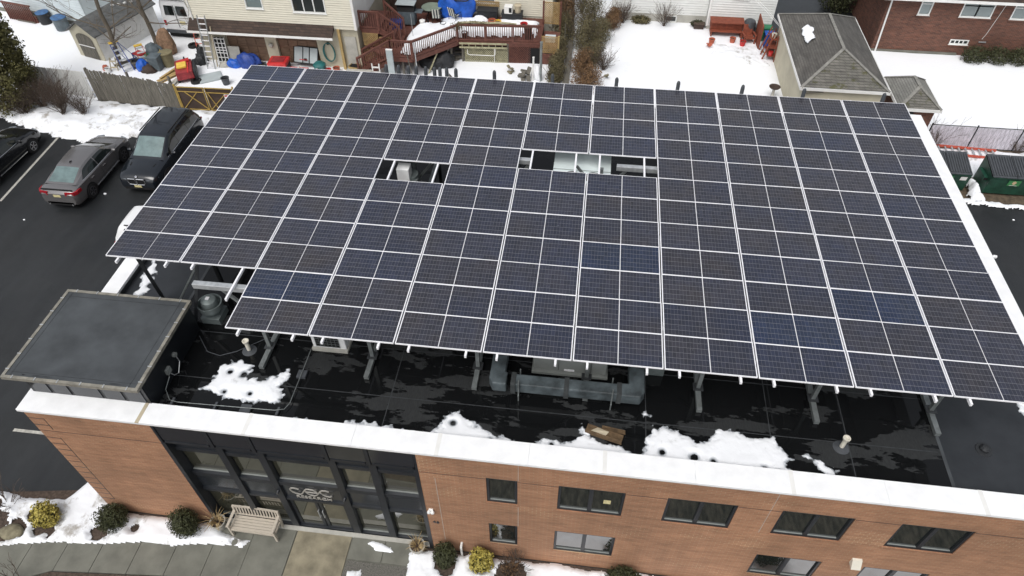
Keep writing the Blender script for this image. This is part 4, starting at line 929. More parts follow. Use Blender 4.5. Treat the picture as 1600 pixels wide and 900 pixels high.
def suv_nose(c, bo, bs, y1):
    for s in (-1, 1):
        gr = MB().box(min(s*.02, s*.40), max(s*.02, s*.40), y1-.06, y1+.02, .60, .88).build('grille', 'dark', bo, bevel=.03)
        P = [(s*.015, y1+.022, .60), (s*.36, y1+.022, .62), (s*.41, y1+.01, .76), (s*.38, y1-.0, .89), (s*.04, y1+.01, .90), (s*.015, y1+.022, .60)]
        MB().tube(P, .018, 6).build('grille_surround', 'chrome', gr)
        for k in range(5): MB().bar((s*(.08+.06*k), y1+.02, .63), (s*(.08+.06*k), y1+.02, .86), .008, .01).build('grille_bar', 'black_metal', gr)
        MB().prism([(s*.5, y1-.03), (s*.80, y1-.10), (s*.92, y1-.36), (s*.86, y1-.36), (s*.5, y1-.10)][::s], .74, .84).build('head_lamp', 'lamp_clear', bo)
        MB().bar((s*.55, y1-.75, 1.085), (s*.60, y1-1.15, 1.10), .05, .012).build('hood_vent', 'dark', bo)
        MB().bar((s*.70, .1, 1.80), (s*.68, -1.9, 1.80), .035, .04).build('roof_rail', 'dark', bo)
    em = MB().cyl((0, y1-.11, .955), (0, y1-.085, .965), .045, n=16).build('emblem', 'white_metal', bo); em2 = MB().cyl((0, y1-.084, .9655), (0, y1-.083, .9656), .03, n=12).build('emblem_center', 'blue_dark', em)
    MB().box(-.17, .17, y1+.025, y1+.04, .46, .57).build('number_plate', 'plate', bo); MB().box(-.7, .7, y1-.06, y1+.008, .32, .44).build('lower_intake', 'dark', bo)
    MB().box(-.12, .12, .2, .26, 1.7, 1.72).build('roof_sensor', 'dark', bo); MB().box(.55, .60, 1.10, 1.14, 1.215, 1.24).build('sticker', 'white', bo)
vg = {'ws': (.35, 1.22), 'rw': (-2.46, -2.28), 'side': [(-2.05, -1.15, -1.95, -1.15), (-1.08, -.12, -1.08, -.12), (-.06, 1.0, -.06, .42)], 'seams': (-1.1, -.1, 1.0), 'handles': (-.85, .15), 'mirror': .78}
car('black_suv', 'dark navy SUV with twin chrome kidney grilles facing the office', (-8.18, 16.08, 0), R(180), 'car_navy', suv_body, suv_top, (-1.55, 1.56, .38), 'rim_dark', vg, 1.0, suv_tail, suv_nose, pale=('front',), group='cars in the lot', suv=True)
hat_tail, hat_nose = sedan_ends(None)
car('white_suv', 'white car mostly hidden behind the left edge of solar canopy', (-4.3, 10.2, 0), R(-90), 'car_white', suv_body, suv_top, (-1.55, 1.56, .38), 'rim_dark', vg, 1.0, suv_tail, suv_nose, group='cars in the lot', suv=True)
car('white_sedan', 'white car behind the right parapet with only one corner showing', (27.45, 11.75, 0), 0, 'car_white', sed_body, sed_top, (-1.40, 1.42, .335), 'rim_dark', sg_, .92, hat_tail, hat_nose, group='cars in the lot')

for i, (x, y, r, lab) in enumerate(((-9.95, 13.35, .07, 'small white lump of ice on asphalt between sedan and SUV'), (-12.6, 11.2, .05, 'tiny ice crumb on the asphalt behind the grey sedan'), (31.0, 16.3, .05, 'tiny ice crumb on asphalt before the dumpsters'))):
    c_ = stone('ice_chunk', lab, x, y, (r, r*.8, r*.7), 20+i); c_.data.materials.clear(); c_.data.materials.append(MT['snow']); c_['category'] = 'ice'
# ================================================================== DUMPSTERS, LADDER, RIGHT FENCE
def dumpster(label, x, y, L, sticker=True):
    d = thing('dumpster', label, 'dumpster', (x, y, .03), group='green dumpsters')
    m = MB(); D = 1.25
    m.add([(0, .12, .08), (L, .12, .08), (L, D, .08), (0, D, .08), (0, 0, 1.05), (L, 0, 1.05), (L, D, 1.35), (0, D, 1.35)], [(3, 2, 1, 0), (0, 1, 5, 4), (1, 2, 6, 5), (2, 3, 7, 6), (3, 0, 4, 7)])
    m.box(.02, L-.02, -.03, .0, .98, 1.05)
    bo = m.build('bin', 'green_bin', d)
    MB().add([(.03, .03, 1.0), (L-.03, .03, 1.0), (L-.03, D-.03, 1.3), (.03, D-.03, 1.3)], [(0, 1, 2, 3)]).build('inside', 'dark', d)
    for a, b in ((.02, L/2-.015), (L/2+.015, L-.02)):
        li = MB().add([(a, -.05, 1.06), (b, -.05, 1.06), (b, D+.02, 1.37), (a, D+.02, 1.37), (a, -.05, 1.09), (b, -.05, 1.09), (b, D+.02, 1.40), (a, D+.02, 1.40)], [(0, 1, 2, 3)[::-1], (4, 5, 6, 7), (0, 1, 5, 4), (2, 3, 7, 6), (1, 2, 6, 5), (3, 0, 4, 7)]).build('lid', 'lid', d)
        n = 9
        for k in range(n):
            x_ = a+(k+.5)*(b-a)/n
            MB().bar((x_, .04, 1.125), (x_, D-.1, 1.385), .05, .05).build('lid_rib', 'lid', li)
    for s, xx in ((-1, 0), (1, L)):
        MB().box(min(xx, xx+s*.14), max(xx, xx+s*.14), .25, 1.0, .62, .84).build('fork_pocket', 'green_bin', d); MB().box(min(xx, xx+s*.142), max(xx, xx+s*.142), .249, .26, .66, .80).build('pocket_hole', 'dark', d)
    for xx in (.12, L-.22): MB().box(xx, xx+.1, .2, .3, 0, .08).build('caster', 'dark', d)
    nrm = Vector((0, -.97, -.12))
    sx = L*.5
    st = MB().add([(sx-.26, .030, .62), (sx+.26, .030, .62), (sx+.26, -.004, .93), (sx-.26, -.004, .93)], [(0, 1, 2, 3)]).build('sticker', 'sticker', d); st.location.y = -.012
    e = MB().add([(sx, .023, .67), (sx+.09, .013, .77), (sx+.07, .004, .86), (sx, .000, .90), (sx-.07, .004, .86), (sx-.09, .013, .77)], [(0, 1, 2, 3, 4, 5)]).build('shield', 'emblem', st); e.location.y = -.005
    e = MB().add([(sx-.17, .0275, .635), (sx+.17, .0275, .635), (sx+.17, .024, .66), (sx-.17, .024, .66)], [(0, 1, 2, 3)]).build('caption_strip', 'white', st); e.location.y = -.005
    return d
d1 = dumpster('green dumpster with grey ribbed lid and white notice by the parapet', 27.35, 17.95, 1.98)
e = MB().add([(1.55, .022, .72), (1.83, .022, .72), (1.83, -.003, .92), (1.55, -.003, .92)], [(0, 1, 2, 3)]).build('notice', 'white', d1); e.location.y = -.012
dumpster('green dumpster with twin grey ribbed lids farther from the building', 30.15, 17.9, 2.1)
la = thing('extension_ladder', 'red fibreglass ladder lying on snow behind the dumpsters', 'ladder', (30.3, 21.1, .16), R(-3))
for y in (-.33, .33):
    MB().box(-2.2, 1.55, y-.035, y+.035, 0, .10).build('side_rail', 'red_fibre', la)
for k in range(12): MB().box(-2.08+k*.31, -2.02+k*.31, -.296, .296, .03, .08).build('rung', 'galv', la)
fe = thing('slatted_fence', 'black chain link fence with pale lilac slats behind the dumpsters', 'fence', (28.6, 21.72, 0))
for k in range(8): MB().cyl((k*2.1, 0, 0), (k*2.1, 0, 1.30), .035, n=8).build('post', 'black_metal', fe)
MB().cyl((0, 0, 1.22), (14.8, 0, 1.22), .022, n=8).build('top_rail', 'black_metal', fe)
sl = MB().box(0, .075, -.008, .008, .06, 1.18).mesh('slat')
for k in range(180): o = obj('slat', sl, 'slat_lilac', fe); o.location = (.06+k*.0815, .0, random.uniform(-.01, .01)); o.rotation_euler.y = random.uniform(-.004, .004)
m = MB()
for k in range(74): m.bar((k*.2, -.014, 0.05), (k*.2+.2, -.014, 1.2), .003, .003).bar((k*.2+.2, -.014, .05), (k*.2, -.014, 1.2), .003, .003)
kind(m.build('wire_mesh', 'black_metal', fe), 'stuff')
for i, (x, y, s) in enumerate(((28.9, 21.2, .8), (32.9, 21.45, .45))): twig_shrub('fence_weeds', ('dark leafless weeds tangled at the fence end by the shed', 'small dark weed growing against the slatted fence')[i], x, y, .05, s, .7*s+.3, 16, 31+i)
# ================================================================== LEFT BACK: HEDGE, FENCES
av = thing('arborvitae_tree', 'tall dense evergreen arborvitae beside the plowed snow bank', 'tree', (-18.7, 20.0, 0))
MB().cyl((0, 0, 0), (0, 0, 7.4), .16, .03, 8).build('trunk', 'bark', av)
sets = []; rng = random.Random(4)
for k in range(150):
    z = .3+7.0*(k/150)**.95; rr = 1.95*(1-(z/8.3)**2.2)*(.75+.25*min(1, z/1.2)); a = rng.uniform(0, 6.28)
    rad = rr*rng.uniform(.55, .98); sets.append(leaves((math.cos(a)*rad, math.sin(a)*rad, z), (.42, .42, .62), 190, .11, k+200, .25))
leafmesh('crown', sets, 'leaf_arbor', av)
leafmesh('inner_crown', [leaves((0, 0, 3.4), (1.6, 1.6, 3.6), 1500, .3, 999, .2)], 'leaf_arbor', av)
for i, (x, y, r, h, n, lab) in enumerate(((-16.7, 19.55, .85, 1.15, 60, 'large dense brown twig shrub next to the evergreen'), (-15.3, 19.05, .7, 1.05, 46, 'middle brown twig shrub in the snow bank'), (-14.1, 19.1, .55, .85, 34, 'small brown twig shrub in front of white fence end'))):
    twig_shrub('twig_shrub', lab, x, y, .25, r, h, n, 40+i)
def board_fence(name, label, a, b, h0, h1, wd, mat, post='wood_grey', gap=.006, ragged=.05):
    a, b = Vector((a[0], a[1], 0)), Vector((b[0], b[1], 0)); L = (b-a).length; d = (b-a)/L
    f = thing(name, label, 'fence', (a.x, a.y, 0), math.atan2(d.y, d.x))
    n = int(L/wd); me = MB().box(0, wd-gap, -.012, .012, 0, 1).mesh('board')
    for k in range(n):
        o = obj('board', me, mat, f); o.location = (k*wd, random.uniform(-.006, .006), .0); o.scale.z = h0+(h1-h0)*k/n+random.uniform(-ragged, ragged); o.rotation_euler.y = random.uniform(-.012, .012)
    for z in (.35, 1.2): MB().box(0, L, .014, .06, z, z+.08).build('rail', post, f)
    for k in range(int(L/2.4)+1): MB().box(k*2.4-.05, k*2.4+.05, .062, .16, 0, h0+.02).build('post', post, f)
    return f
board_fence('picket_fence', 'long pale grey fence of narrow upright pickets behind twig shrubs', (-25, 22.2), (-14.7, 21.08), 1.45, 1.62, .125, 'vinyl_fence', 'vinyl_fence', .012, .004)
board_fence('stockade_fence', 'weathered grey stockade fence of narrow boards with ragged top', (-14.58, 20.98), (-9.62, 20.64), 1.84, 1.50, .095, 'wood_grey')
ga = thing('yard_gate', 'brown double gate with yellow diagonal frame and small sign', 'gate', (-9.5, 20.62, 0), R(1.5))
for i, x in enumerate((0, 1.55)):
    lf = MB().box(x, x+1.5, 0, .03, .08, 1.38).build('gate_leaf', 'brown_sheet', ga)
    for p, q in (((0, .08), (1.5, .08)), ((0, 1.38), (1.5, 1.38)), ((0, 1.12), (1.5, 1.12)), ((.03, .08), (.03, 1.38)), ((1.47, .08), (1.47, 1.38)), ((.03, .1) if i else (1.47, .1), (1.1, 1.12) if i else (.4, 1.12)), ((.5, .1), (.1, 1.12)) if i else ((.1, .1), (1.1, 1.12))):
        MB().bar((x+p[0], -.03, p[1]), (x+q[0], -.03, q[1]), .036, .036, (0, 1, 0)).build('frame_bar', 'gate_yellow', lf)
MB().box(2.55, 2.78, -.07, -.06, .75, 1.08).build('sign_plate', 'white', ga); MB().box(2.58, 2.75, -.073, -.0705, .95, 1.05).build('sign_band', 'red', ga)
for x in (-.06, 3.1): MB().cyl((x, 0, 0), (x, 0, 1.5), .05, n=8).build('post', 'gate_yellow', ga)

# ================================================================== SHED, TREES, VAN, JUNK
sh = thing('garden_shed', 'beige gabled shed with dark arched door and grey shingle roof', 'shed', (-18.2, 25.5, 0), R(-16.6))
X1, Y1, ZE, ZP = 1.95, 4.5, 1.62, 2.25
w_ = MB(); w_.add([(0, 0, 0), (X1, 0, 0), (X1, 0, ZE), (X1/2, 0, ZP), (0, 0, ZE), (0, Y1, 0), (X1, Y1, 0), (X1, Y1, ZE), (X1/2, Y1, ZP), (0, Y1, ZE)], [(0, 1, 2, 3, 4), (9, 8, 7, 6, 5), (1, 6, 7, 2), (5, 0, 4, 9)]); w_.build('wall', 'beige', sh)
for s in (-1, 1):
    xe = X1/2+s*(X1/2+.15); MB().add([(X1/2, -.15, ZP+.03), (xe, -.15, ZE-.06), (xe, Y1+.15, ZE-.06), (X1/2, Y1+.15, ZP+.03), (X1/2, -.15, ZP+.09), (xe, -.15, ZE), (xe, Y1+.15, ZE), (X1/2, Y1+.15, ZP+.09)], [(0, 1, 2, 3)[::-s], (4, 5, 6, 7)[::s], (0, 4, 5, 1), (1, 5, 6, 2), (2, 6, 7, 3)]).build('roof', 'shingle_shed', sh)
dm = MB(); P = [(.35, 0), (1.6, 0)]+[(.975+.625*math.cos(a), 1.25+.34*math.sin(a)) for a in np.linspace(0, math.pi, 9)]
dm.add([(x, -.03, z) for x, z in P], [tuple(range(len(P)))]); dr_ = dm.build('door', 'wood_grey', sh); MB().box(.35, 1.6, -.05, -.032, .8, .85).build('latch_bar', 'white', dr_)
MB().box(X1+.001, X1+.03, .05, Y1-.05, .02, ZE-.1).build('side_panel', 'vinyl_fence', sh)
for k in range(4): MB().box(X1/2+.12+k*.1, X1/2+.25+k*.1, 2.4+k*.35, 2.56+k*.35, ZP-.06-k*.055, ZP+.02-k*.055).build('roof_patch', 'white', sh)
def bare_tree(label, x, y, H, r, seed, kids=4):
    t = thing('bare_tree', label, 'tree', (x, y, 0)); rng = random.Random(seed)
    m = MB(); pts = [Vector((0, 0, -.1))]
    for k in range(8): pts.append(pts[-1]+Vector((rng.uniform(-.08, .08), rng.uniform(-.08, .08), H/8)))
    m.tube(pts, [r*(1-.06*k) for k in range(9)], 10); m.build('trunk', 'bark', t, smooth=True)
    m = MB()
    for k in range(9):
        i = rng.randint(2, 8); a = rng.uniform(0, 6.28)
        if k < 4: i = 2+k//2; a = (2.6, -.5, 3.3, .3)[k]
        branches(m, pts[i], Vector((math.cos(a), math.sin(a)*.8, rng.uniform(.15, .7))), rng.uniform(2.0, 3.3), r*.33, 3, rng, .75, .007, 5, 0, 3)
    m.build('crown', 'bark', t); return t
bare_tree('thick bare tree rising in front of the shed door', -15.05, 24.4, 6.5, .145, 5)
bare_tree('bare tree standing between the shed wall and van', -14.15, 27.0, 6.5, .14, 8)
va = thing('white_van', 'old white panel van with its rear doors facing the yard', 'van', (-13.05, 28.2, 0), R(-3))
def vsec(z): return np.interp(z, [.4, .9, 1.3, 2.2, 2.38], [.94, .99, .99, .86, .74])
m = MB(); zz = [.42, .6, .9, 1.3, 1.7, 2.1, 2.28, 2.38]; ys = [0, .06, 3.6, 4.2, 5.1, 5.2]
for y in ys:
    for z in zz:
        lim = 2.38 if y < 3.8 else (1.9 if y < 4.5 else 1.15); z2 = min(z, lim); yy = y+(.0 if y else (z-.42)*.07); m.v.append((vsec(z2), yy, z2))
    for z in zz[::-1]:
        lim = 2.38 if y < 3.8 else (1.9 if y < 4.5 else 1.15); z2 = min(z, lim); yy = y+(.0 if y else (z-.42)*.07); m.v.append((-vsec(z2), yy, z2))
n = 16
for i in range(len(ys)-1):
    for k in range(n): a = i*n+k; b = i*n+(k+1) % n; m.f.append((a, a+n, b+n, b))
m.f.append(tuple(range(n))); m.f.append(tuple(5*n+k for k in range(n-1, -1, -1))); vb = m.build('body', 'car_white', va, smooth=True)
for s in (-1, 1):
    MB().add([(s*.10, .06, 1.45), (s*.72, .06, 1.45), (s*.66, .10, 2.02), (s*.10, .10, 2.02)], [(0, 1, 2, 3)[::s]]).build('rear_window', 'car_glass', vb).location.y = -.015
    MB().box(min(s*.78, s*.92), max(s*.78, s*.92), .0, .06, .82, 1.12).build('tail_lamp', 'lamp_red', vb)
    for wy in (1.0, 4.0): MB().cyl((s*.68, wy, .36), (s*.95, wy, .36), .36, n=18).build('wheel', 'tyre', va)
MB().box(-.01, .01, .0, .03, .7, 2.1).build('door_seam', 'dark', vb); MB().box(-.9, .9, -.12, .06, .42, .58).build('bumper', 'lid', vb); MB().box(-.85, .85, .05, 5.0, .12, .43).build('underbody_shade', 'dark', vb); MB().box(.12, .46, -.012, .03, .95, 1.12).build('number_plate', 'plate', vb); MB().box(-.02, .1, .02, .04, 1.55, 1.95).build('door_panel', 'slab_grey', vb)  # near-black block below the body paints the van's shadow; bumper darkened too
lr = thing('roof_ladder', 'red and silver ladder strapped on the white van roof', 'ladder', (-12.85, 28.6, 2.38), R(-3))
for x in (-.2, .2): MB().box(x-.03, x+.03, 0, 3.4, .0, .09).build('side_rail', 'red_fibre', lr)
for k in range(11): MB().box(-.17, .17, .15+k*.3, .19+k*.3, .03, .06).build('rung', 'galv', lr)
def step_ladder(label, foot, top, wd, mat, rungs, spread, topmat, cat='ladder', back=True, name='step_ladder'):
    t = thing(name, label, cat, foot); f = Vector((0, 0, 0)); tp = Vector(top)-Vector(foot); ax = Vector((0, 0, 1)).cross(tp)
    ax = Vector((tp.y, -tp.x, 0)) if Vector((tp.x, tp.y, 0)).length > .05 else Vector((1, 0, 0)); ax.normalize(); nrm = tp.cross(ax).normalized()
    for s in (-1, 1): MB().bar(f+ax*s*wd/2, tp+ax*s*wd*.38, .03, .07, nrm).build('side_rail', mat, t)
    for k in range(rungs):
        q = (k+.7)/(rungs+.3); w2 = wd*(1-.24*q); MB().bar(tp*q-ax*w2/2, tp*q+ax*w2/2, .09, .025, nrm).build('rung', 'galv' if mat != 'tan' else mat, t)
    if topmat: MB().bar(tp-ax*wd*.45, tp+ax*wd*.45, .2, .06, Vector((0, 0, 1))).build('top_cap', topmat, t)
    if back:
        for s in (-1, 1): MB().bar(tp+ax*s*wd*.36, Vector(spread)+ax*s*wd*.5, .025, .04, nrm).build('rear_leg', mat, t)
        MB().bar(Vector(spread)*.7+tp*.3-ax*wd*.45, Vector(spread)*.7+tp*.3+ax*wd*.45, .03, .03).build('brace', mat, t)
    return t
step_ladder('blue step ladder with orange top behind the stockade fence', (-14.25, 23.9, .05), (-15.0, 24.5, 1.55), .55, 'blue_dark', 6, (.2, .75, 0), 'yellow')
step_ladder('short cream step stool by the stockade fence', (-15.2, 23.9, .05), (-15.25, 24.2, .75), .4, 'tan', 2, (.0, .5, 0), None)
step_ladder('small red brown step ladder with yellow top in the junk pile', (-13.85, 24.9, .05), (-14.15, 25.3, 1.0), .5, 'red_fibre', 4, (-.1, .7, 0), 'yellow')
el = thing('leaning_ladder', 'tall aluminium extension ladder leaning on the house eave', 'ladder', (-9.75, 24.75, .03))
tp = Vector((.25, .30, 3.1)); ax = Vector((1, 0, 0))
for s in (-1, 1): MB().bar(ax*s*.22, tp+ax*s*.22, .035, .085, (0, 1, 0)).build('side_rail', 'galv', el); MB().bar(Vector((.1, .07, .2))+ax*s*.29, tp*.8+Vector((.1, .07, 0))+ax*s*.29, .035, .08, (0, 1, 0)).build('side_rail', 'tan' if s > 0 else 'galv', el)
for k in range(10): q = tp*(k+.5)/10; MB().bar(q-ax*.2, q+ax*.2, .045, .03, (0, 1, 0)).build('rung', 'alu', el)
def blob(name, label, cat, loc, r, mat, seed, amp=.35, fr_=1.6, flat=True, group=None):
    bm = bmesh.new(); bmesh.ops.create_icosphere(bm, subdivisions=4, radius=1)
    for v in bm.verts:
        k = fbm(np.array([v.co.x*fr_+seed*3.1+v.co.z]), np.array([v.co.y*fr_-v.co.z*1.3]), seed)[0]; k2 = abs(fbm(np.array([v.co.x*fr_*2.3+v.co.z*2+seed]), np.array([v.co.y*fr_*2.3-v.co.z*2.1]), seed+7)[0]-.5); q = v.co*(1+amp*2.4*(k-.5)-amp*1.5*k2+amp*.3)
        v.co = Vector((q.x*r[0], q.y*r[1], max(q.z, -.5 if flat else -9)*r[2]+(r[2]*.5 if flat else 0)))
    me = bpy.data.meshes.new(name); bm.to_mesh(me); bm.free(); return tag(obj(name, me, mat, smooth='all', loc=loc), label, cat, group)
def bin_(name, label, cat, loc, r0, r1, h, mat, lid=None, n=18, square=False, rim=True, group=None, fill=None):
    t = thing(name, label, cat, loc, group=group)
    n = 4 if square else n
    o_ = MB().lathe([(r0, 0), (r1, h), (r1*1.06, h), (r1*1.06, h+.03), (r1*.93, h+.03), (r0*.93, .04)], n).build('body', mat, t, smooth=not square, rotz=R(45) if square else 0)
    if lid: MB().lathe([(r1*1.1, h+.031), (r1*1.1, h+.07), (r1*.6, h+.11), (.01, h+.115)], n).build('lid', lid, t, smooth=not square, rotz=R(45) if square else 0)
    if fill: MB().cyl((0, 0, h*.6), (0, 0, h*.8), r1*.85, n=14).build('contents', fill, t)
    return t
bin_('trash_bin', 'square grey plastic bin in the junk pile behind the fence', 'bin', (-12.75, 24.35, .03), .30, .42, .85, 'grey_plastic', 'grey_plastic', square=True)
bin_('trash_bin', 'olive tan bin standing right behind the grey bin', 'bin', (-12.35, 24.9, .03), .3, .36, .8, 'olive_sheet', 'olive_sheet')
blob('tarp_bundle', 'shiny blue bundle beside the square grey bin', 'bundle', (-13.55, 24.25, .04), (.36, .3, .42), 'blue_tarp', 3)
blob('tarp_bundle', 'brown and black junk heap in front of the blue bundle', 'bundle', (-13.15, 24.05, .03), (.4, .28, .3), 'brown_sheet', 9)
blob('burlap_bundle', 'tall brown burlap wrapped bundle by the van', 'bundle', (-13.0, 26.3, .05), (.48, .42, .95), 'burlap', 6, .22)
blob('rust_bucket', 'rusty orange heap beside the cream step stool', 'bundle', (-15.75, 24.0, .04), (.15, .15, .22), 'orange', 13)
blob('dark_heap', 'dark plastic sheeting heap behind the small red ladder', 'bundle', (-13.5, 25.7, .04), (.5, .4, .55), 'grey_plastic', 15)
tag(MB().bar((-.3, .3, .55), (.25, -.3, .25), .18, .2).bar((-.05, .3, .2), (.4, -.2, .12), .1, .1).build('yellow_chute', 'yellow', loc=(-13.05, 25.45, 0)), 'yellow plastic trough lying on the junk pile', 'trough')
hs_ = thing('garden_hose', 'green garden hose coil draped over the junk by the bin', 'hose', (-13.05, 24.55, .55))
MB().tube([(.22*math.cos(a)*(1+.05*a), .22*math.sin(a), .03*a*.3+.25*math.sin(a*.5)**2) for a in np.linspace(0, 14, 60)], .02, 6).build('coil', 'green', hs_, smooth=True)
wg = thing('snow_blower', 'red dented machine with yellow case on top in the yard', 'machine', (-10.75, 23.75, .05), R(28))
MB().box(-.45, .45, -.75, .75, .25, .72).build('housing', 'red_dark', wg, bevel=.05); MB().box(.46, .62, -.7, .75, .1, .66).build('side_skirt', 'dark_plastic', wg, bevel=.03)
MB().box(-.34, .18, -.35, .25, .73, .86).build('yellow_case', 'yellow', wg, bevel=.03); MB().bar((-.3, .45, .74), (.35, .5, .8), .3, .08).build('hood_panel', 'red', wg); MB().bar((.2, -.8, .7), (.25, .2, .76), .08, .06).build('handle_bar', 'red', wg)
for x, y in ((-.42, -.45), (-.42, .5), (.52, -.45), (.52, .5)): MB().cyl((x-.06, y, .17), (x+.06, y, .17), .19, n=14).build('wheel', 'tyre', wg)
for y in (.6, .78): MB().cyl((.1, y, .72), (.1, y, .85), .04, n=8).build('knob', 'dark', wg)
fs = thing('foam_slab', 'pale grey slab lying on snow near the yard gate', 'slab', (-9.35, 23.75, .06), R(32)); MB().box(-.62, .62, -.45, .45, .0, .14).build('slab', 'slab_grey', fs, bevel=.02); MB().box(-.62, .62, -.452, .452, .06, .075).build('seam', 'galv_dark', fs)
bin_('bucket', 'dark grey bucket standing in snow near the gate', 'bucket', (-8.2, 23.25, .04), .17, .22, .42, 'lid', fill='dark')
# ================================================================== HOUSE WITH GARAGE DOORS
def siding(parent, x0, x1, y, z0, z1, mat, ops=(), step=.125, face=-1):
    """lap boards on a wall facing -Y, split round openings"""
    z = z0
    while z < z1-.01:
        zt = min(z+step, z1); segs = [(x0, x1)]
        for a, b, c, d in ops:
            if zt > c and z < d:
                segs = [q for s0, s1 in segs for q in ((s0, min(s1, a)), (max(s0, b), s1)) if q[1]-q[0] > .02]
        for a, b in segs:
            MB().add([(a, y-.045, z), (b, y-.045, z), (b, y-.022, zt-.022), (a, y-.022, zt-.022), (a, y, z), (b, y, z), (a, y, zt-.022), (b, y, zt-.022)], [(0, 1, 2, 3), (4, 5, 1, 0), (3, 2, 7, 6)]).build('siding_board', mat, parent)
        z += step
def sash_window(parent, a, b, c, d, y, mat='pane_frame', glass_='pane_dark', cols=1, rows=1):
    wn = MB().box(a-.06, a, y-.05, y+.04, c-.06, d+.06).box(b, b+.06, y-.05, y+.04, c-.06, d+.06).box(a, b, y-.05, y+.04, c-.06, c).box(a, b, y-.05, y+.04, d, d+.06).build('window', mat, parent)
    MB().box(a-.1, b+.1, y-.09, y-.051, c-.09, c-.061).build('sill', mat, wn)
    for i in range(cols):
        for j in range(rows):
            p, q = a+(b-a)*i/cols, a+(b-a)*(i+1)/cols; r_, s_ = c+(d-c)*j/rows, c+(d-c)*(j+1)/rows
            MB().box(p+.015, q-.015, y-.012+.01*j, y+.0+.01*j, r_+.015, s_-.015).build('pane', glass_, wn)
            if i: MB().box(p-.03, p+.03, y-.04, y+.03, c, d).build('mullion', mat, wn)
            if j: MB().box(a, b, y-.035, y+.025, r_-.02, r_+.02).build('sash_bar', mat, wn)
    return wn
h1 = thing('garage_house', 'cream sided house over a two door garage with brown pent roof', 'house', (0, 0, 0))
GD = [(-8.92, -6.58, 0, 2.07), (-5.91, -3.52, 0, 2.07)]
wall_openings(-10.45, -1.05, 0, 2.5, 25.8, GD, .25).build('garage_wall', 'beige', h1)
MB().add([(-1.05, 25.8, 0), (-1.05, 35, 0), (-1.05, 35, 2.5), (-1.05, 25.8, 2.5)], [(0, 1, 2, 3)]).build('side_wall', 'beige', h1)
MB().add([(-10.45, 25.8, 0), (-10.45, 35, 0), (-10.45, 35, 5.4), (-10.45, 25.8, 5.4)], [(3, 2, 1, 0)]).build('side_wall', 'beige', h1)
for a, b, c, d in GD:
    gd = MB().box(a, b, 26.0, 26.04, 0, 2.07).build('garage_door', 'wood_door', h1)
    MB().box(a-.08, b+.08, 25.765, 25.798, 2.07, 2.2).build('door_head', 'wood_door', gd)
    for r_ in range(4):
        for k in range(4):
            p = a+.06+k*(b-a-.12)/4; q = p+(b-a-.12)/4-.05; z = .05+r_*.5
            if r_ == 3: MB().box(p, q, 25.985, 25.999, z+.08, z+.40).build('door_light', 'pane_dark', gd)
            else: MB().box(p, q, 25.97, 25.999, z+.06, z+.44).build('door_panel', 'wood_door', gd)
MB().box(-10.4, -1.0, 25.56, 35, 2.5, 5.4).build('upper_storey', 'siding_cream', h1)
W1 = [(-6.92, -6.05, 3.5, 4.7), (-4.28, -2.55, 3.42, 4.8)]
siding(h1, -10.4, -1.06, 25.56, 2.72, 5.4, 'siding_cream', [(a-.06, b+.06, c-.06, d+.06) for a, b, c, d in W1])
sash_window(h1, *W1[0], 25.55, rows=2, glass_='pane_house'); sash_window(h1, *W1[1], 25.55, cols=3)
MB().box(-1.07, -.94, 25.50, 25.62, 2.5, 5.4).build('corner_trim', 'white', h1); MB().box(-1.0, -.97, 25.62, 35, 2.5, 5.4).build('side_siding', 'siding_white', h1)
MB().cyl((-10.3, 25.5, 2.6), (-10.3, 25.5, 5.4), .045, n=8).build('downspout', 'white', h1)
pr = MB().add([(-10.55, 24.98, 2.22), (-2.25, 24.98, 2.22), (-2.25, 25.555, 2.72), (-10.55, 25.555, 2.72), (-10.55, 24.98, 2.16), (-2.25, 24.98, 2.16), (-2.25, 25.555, 2.45), (-10.55, 25.555, 2.45)], [(0, 1, 2, 3), (7, 6, 5, 4), (0, 4, 5, 1), (1, 5, 6, 2), (3, 7, 4, 0)]).build('pent_roof', 'shingle_brown', h1)
MB().box(-10.58, -2.22, 24.94, 24.978, 2.13, 2.25).build('fascia', 'white', pr)
MB().add([(-10.8, 25.3, 5.4), (-.7, 25.3, 5.4), (-.7, 35.3, 5.4), (-10.8, 35.3, 5.4), (-10.8, 30.3, 7.8), (-.7, 30.3, 7.8)], [(0, 1, 5, 4), (2, 3, 4, 5), (1, 2, 5), (3, 0, 4), (3, 2, 1, 0)]).build('roof', 'shingle_brown', h1)
MB().box(-2.12, -1.98, 25.55, 25.69, 0, 2.5).build('wood_post', 'wood_tan', h1); MB().box(-1.85, -1.2, 25.74, 25.78, .1, 2.0).build('side_door', 'concrete_lt', h1)
ul = MB().lathe([(.02, 0), (.12, .03), (.14, .1), (.1, .16), (.02, .18)], 12).build('wall_lamp', 'concrete_lt', h1, smooth=True); ul.rotation_euler.x = R(90); ul.location = (-6.25, 25.78, 1.25)
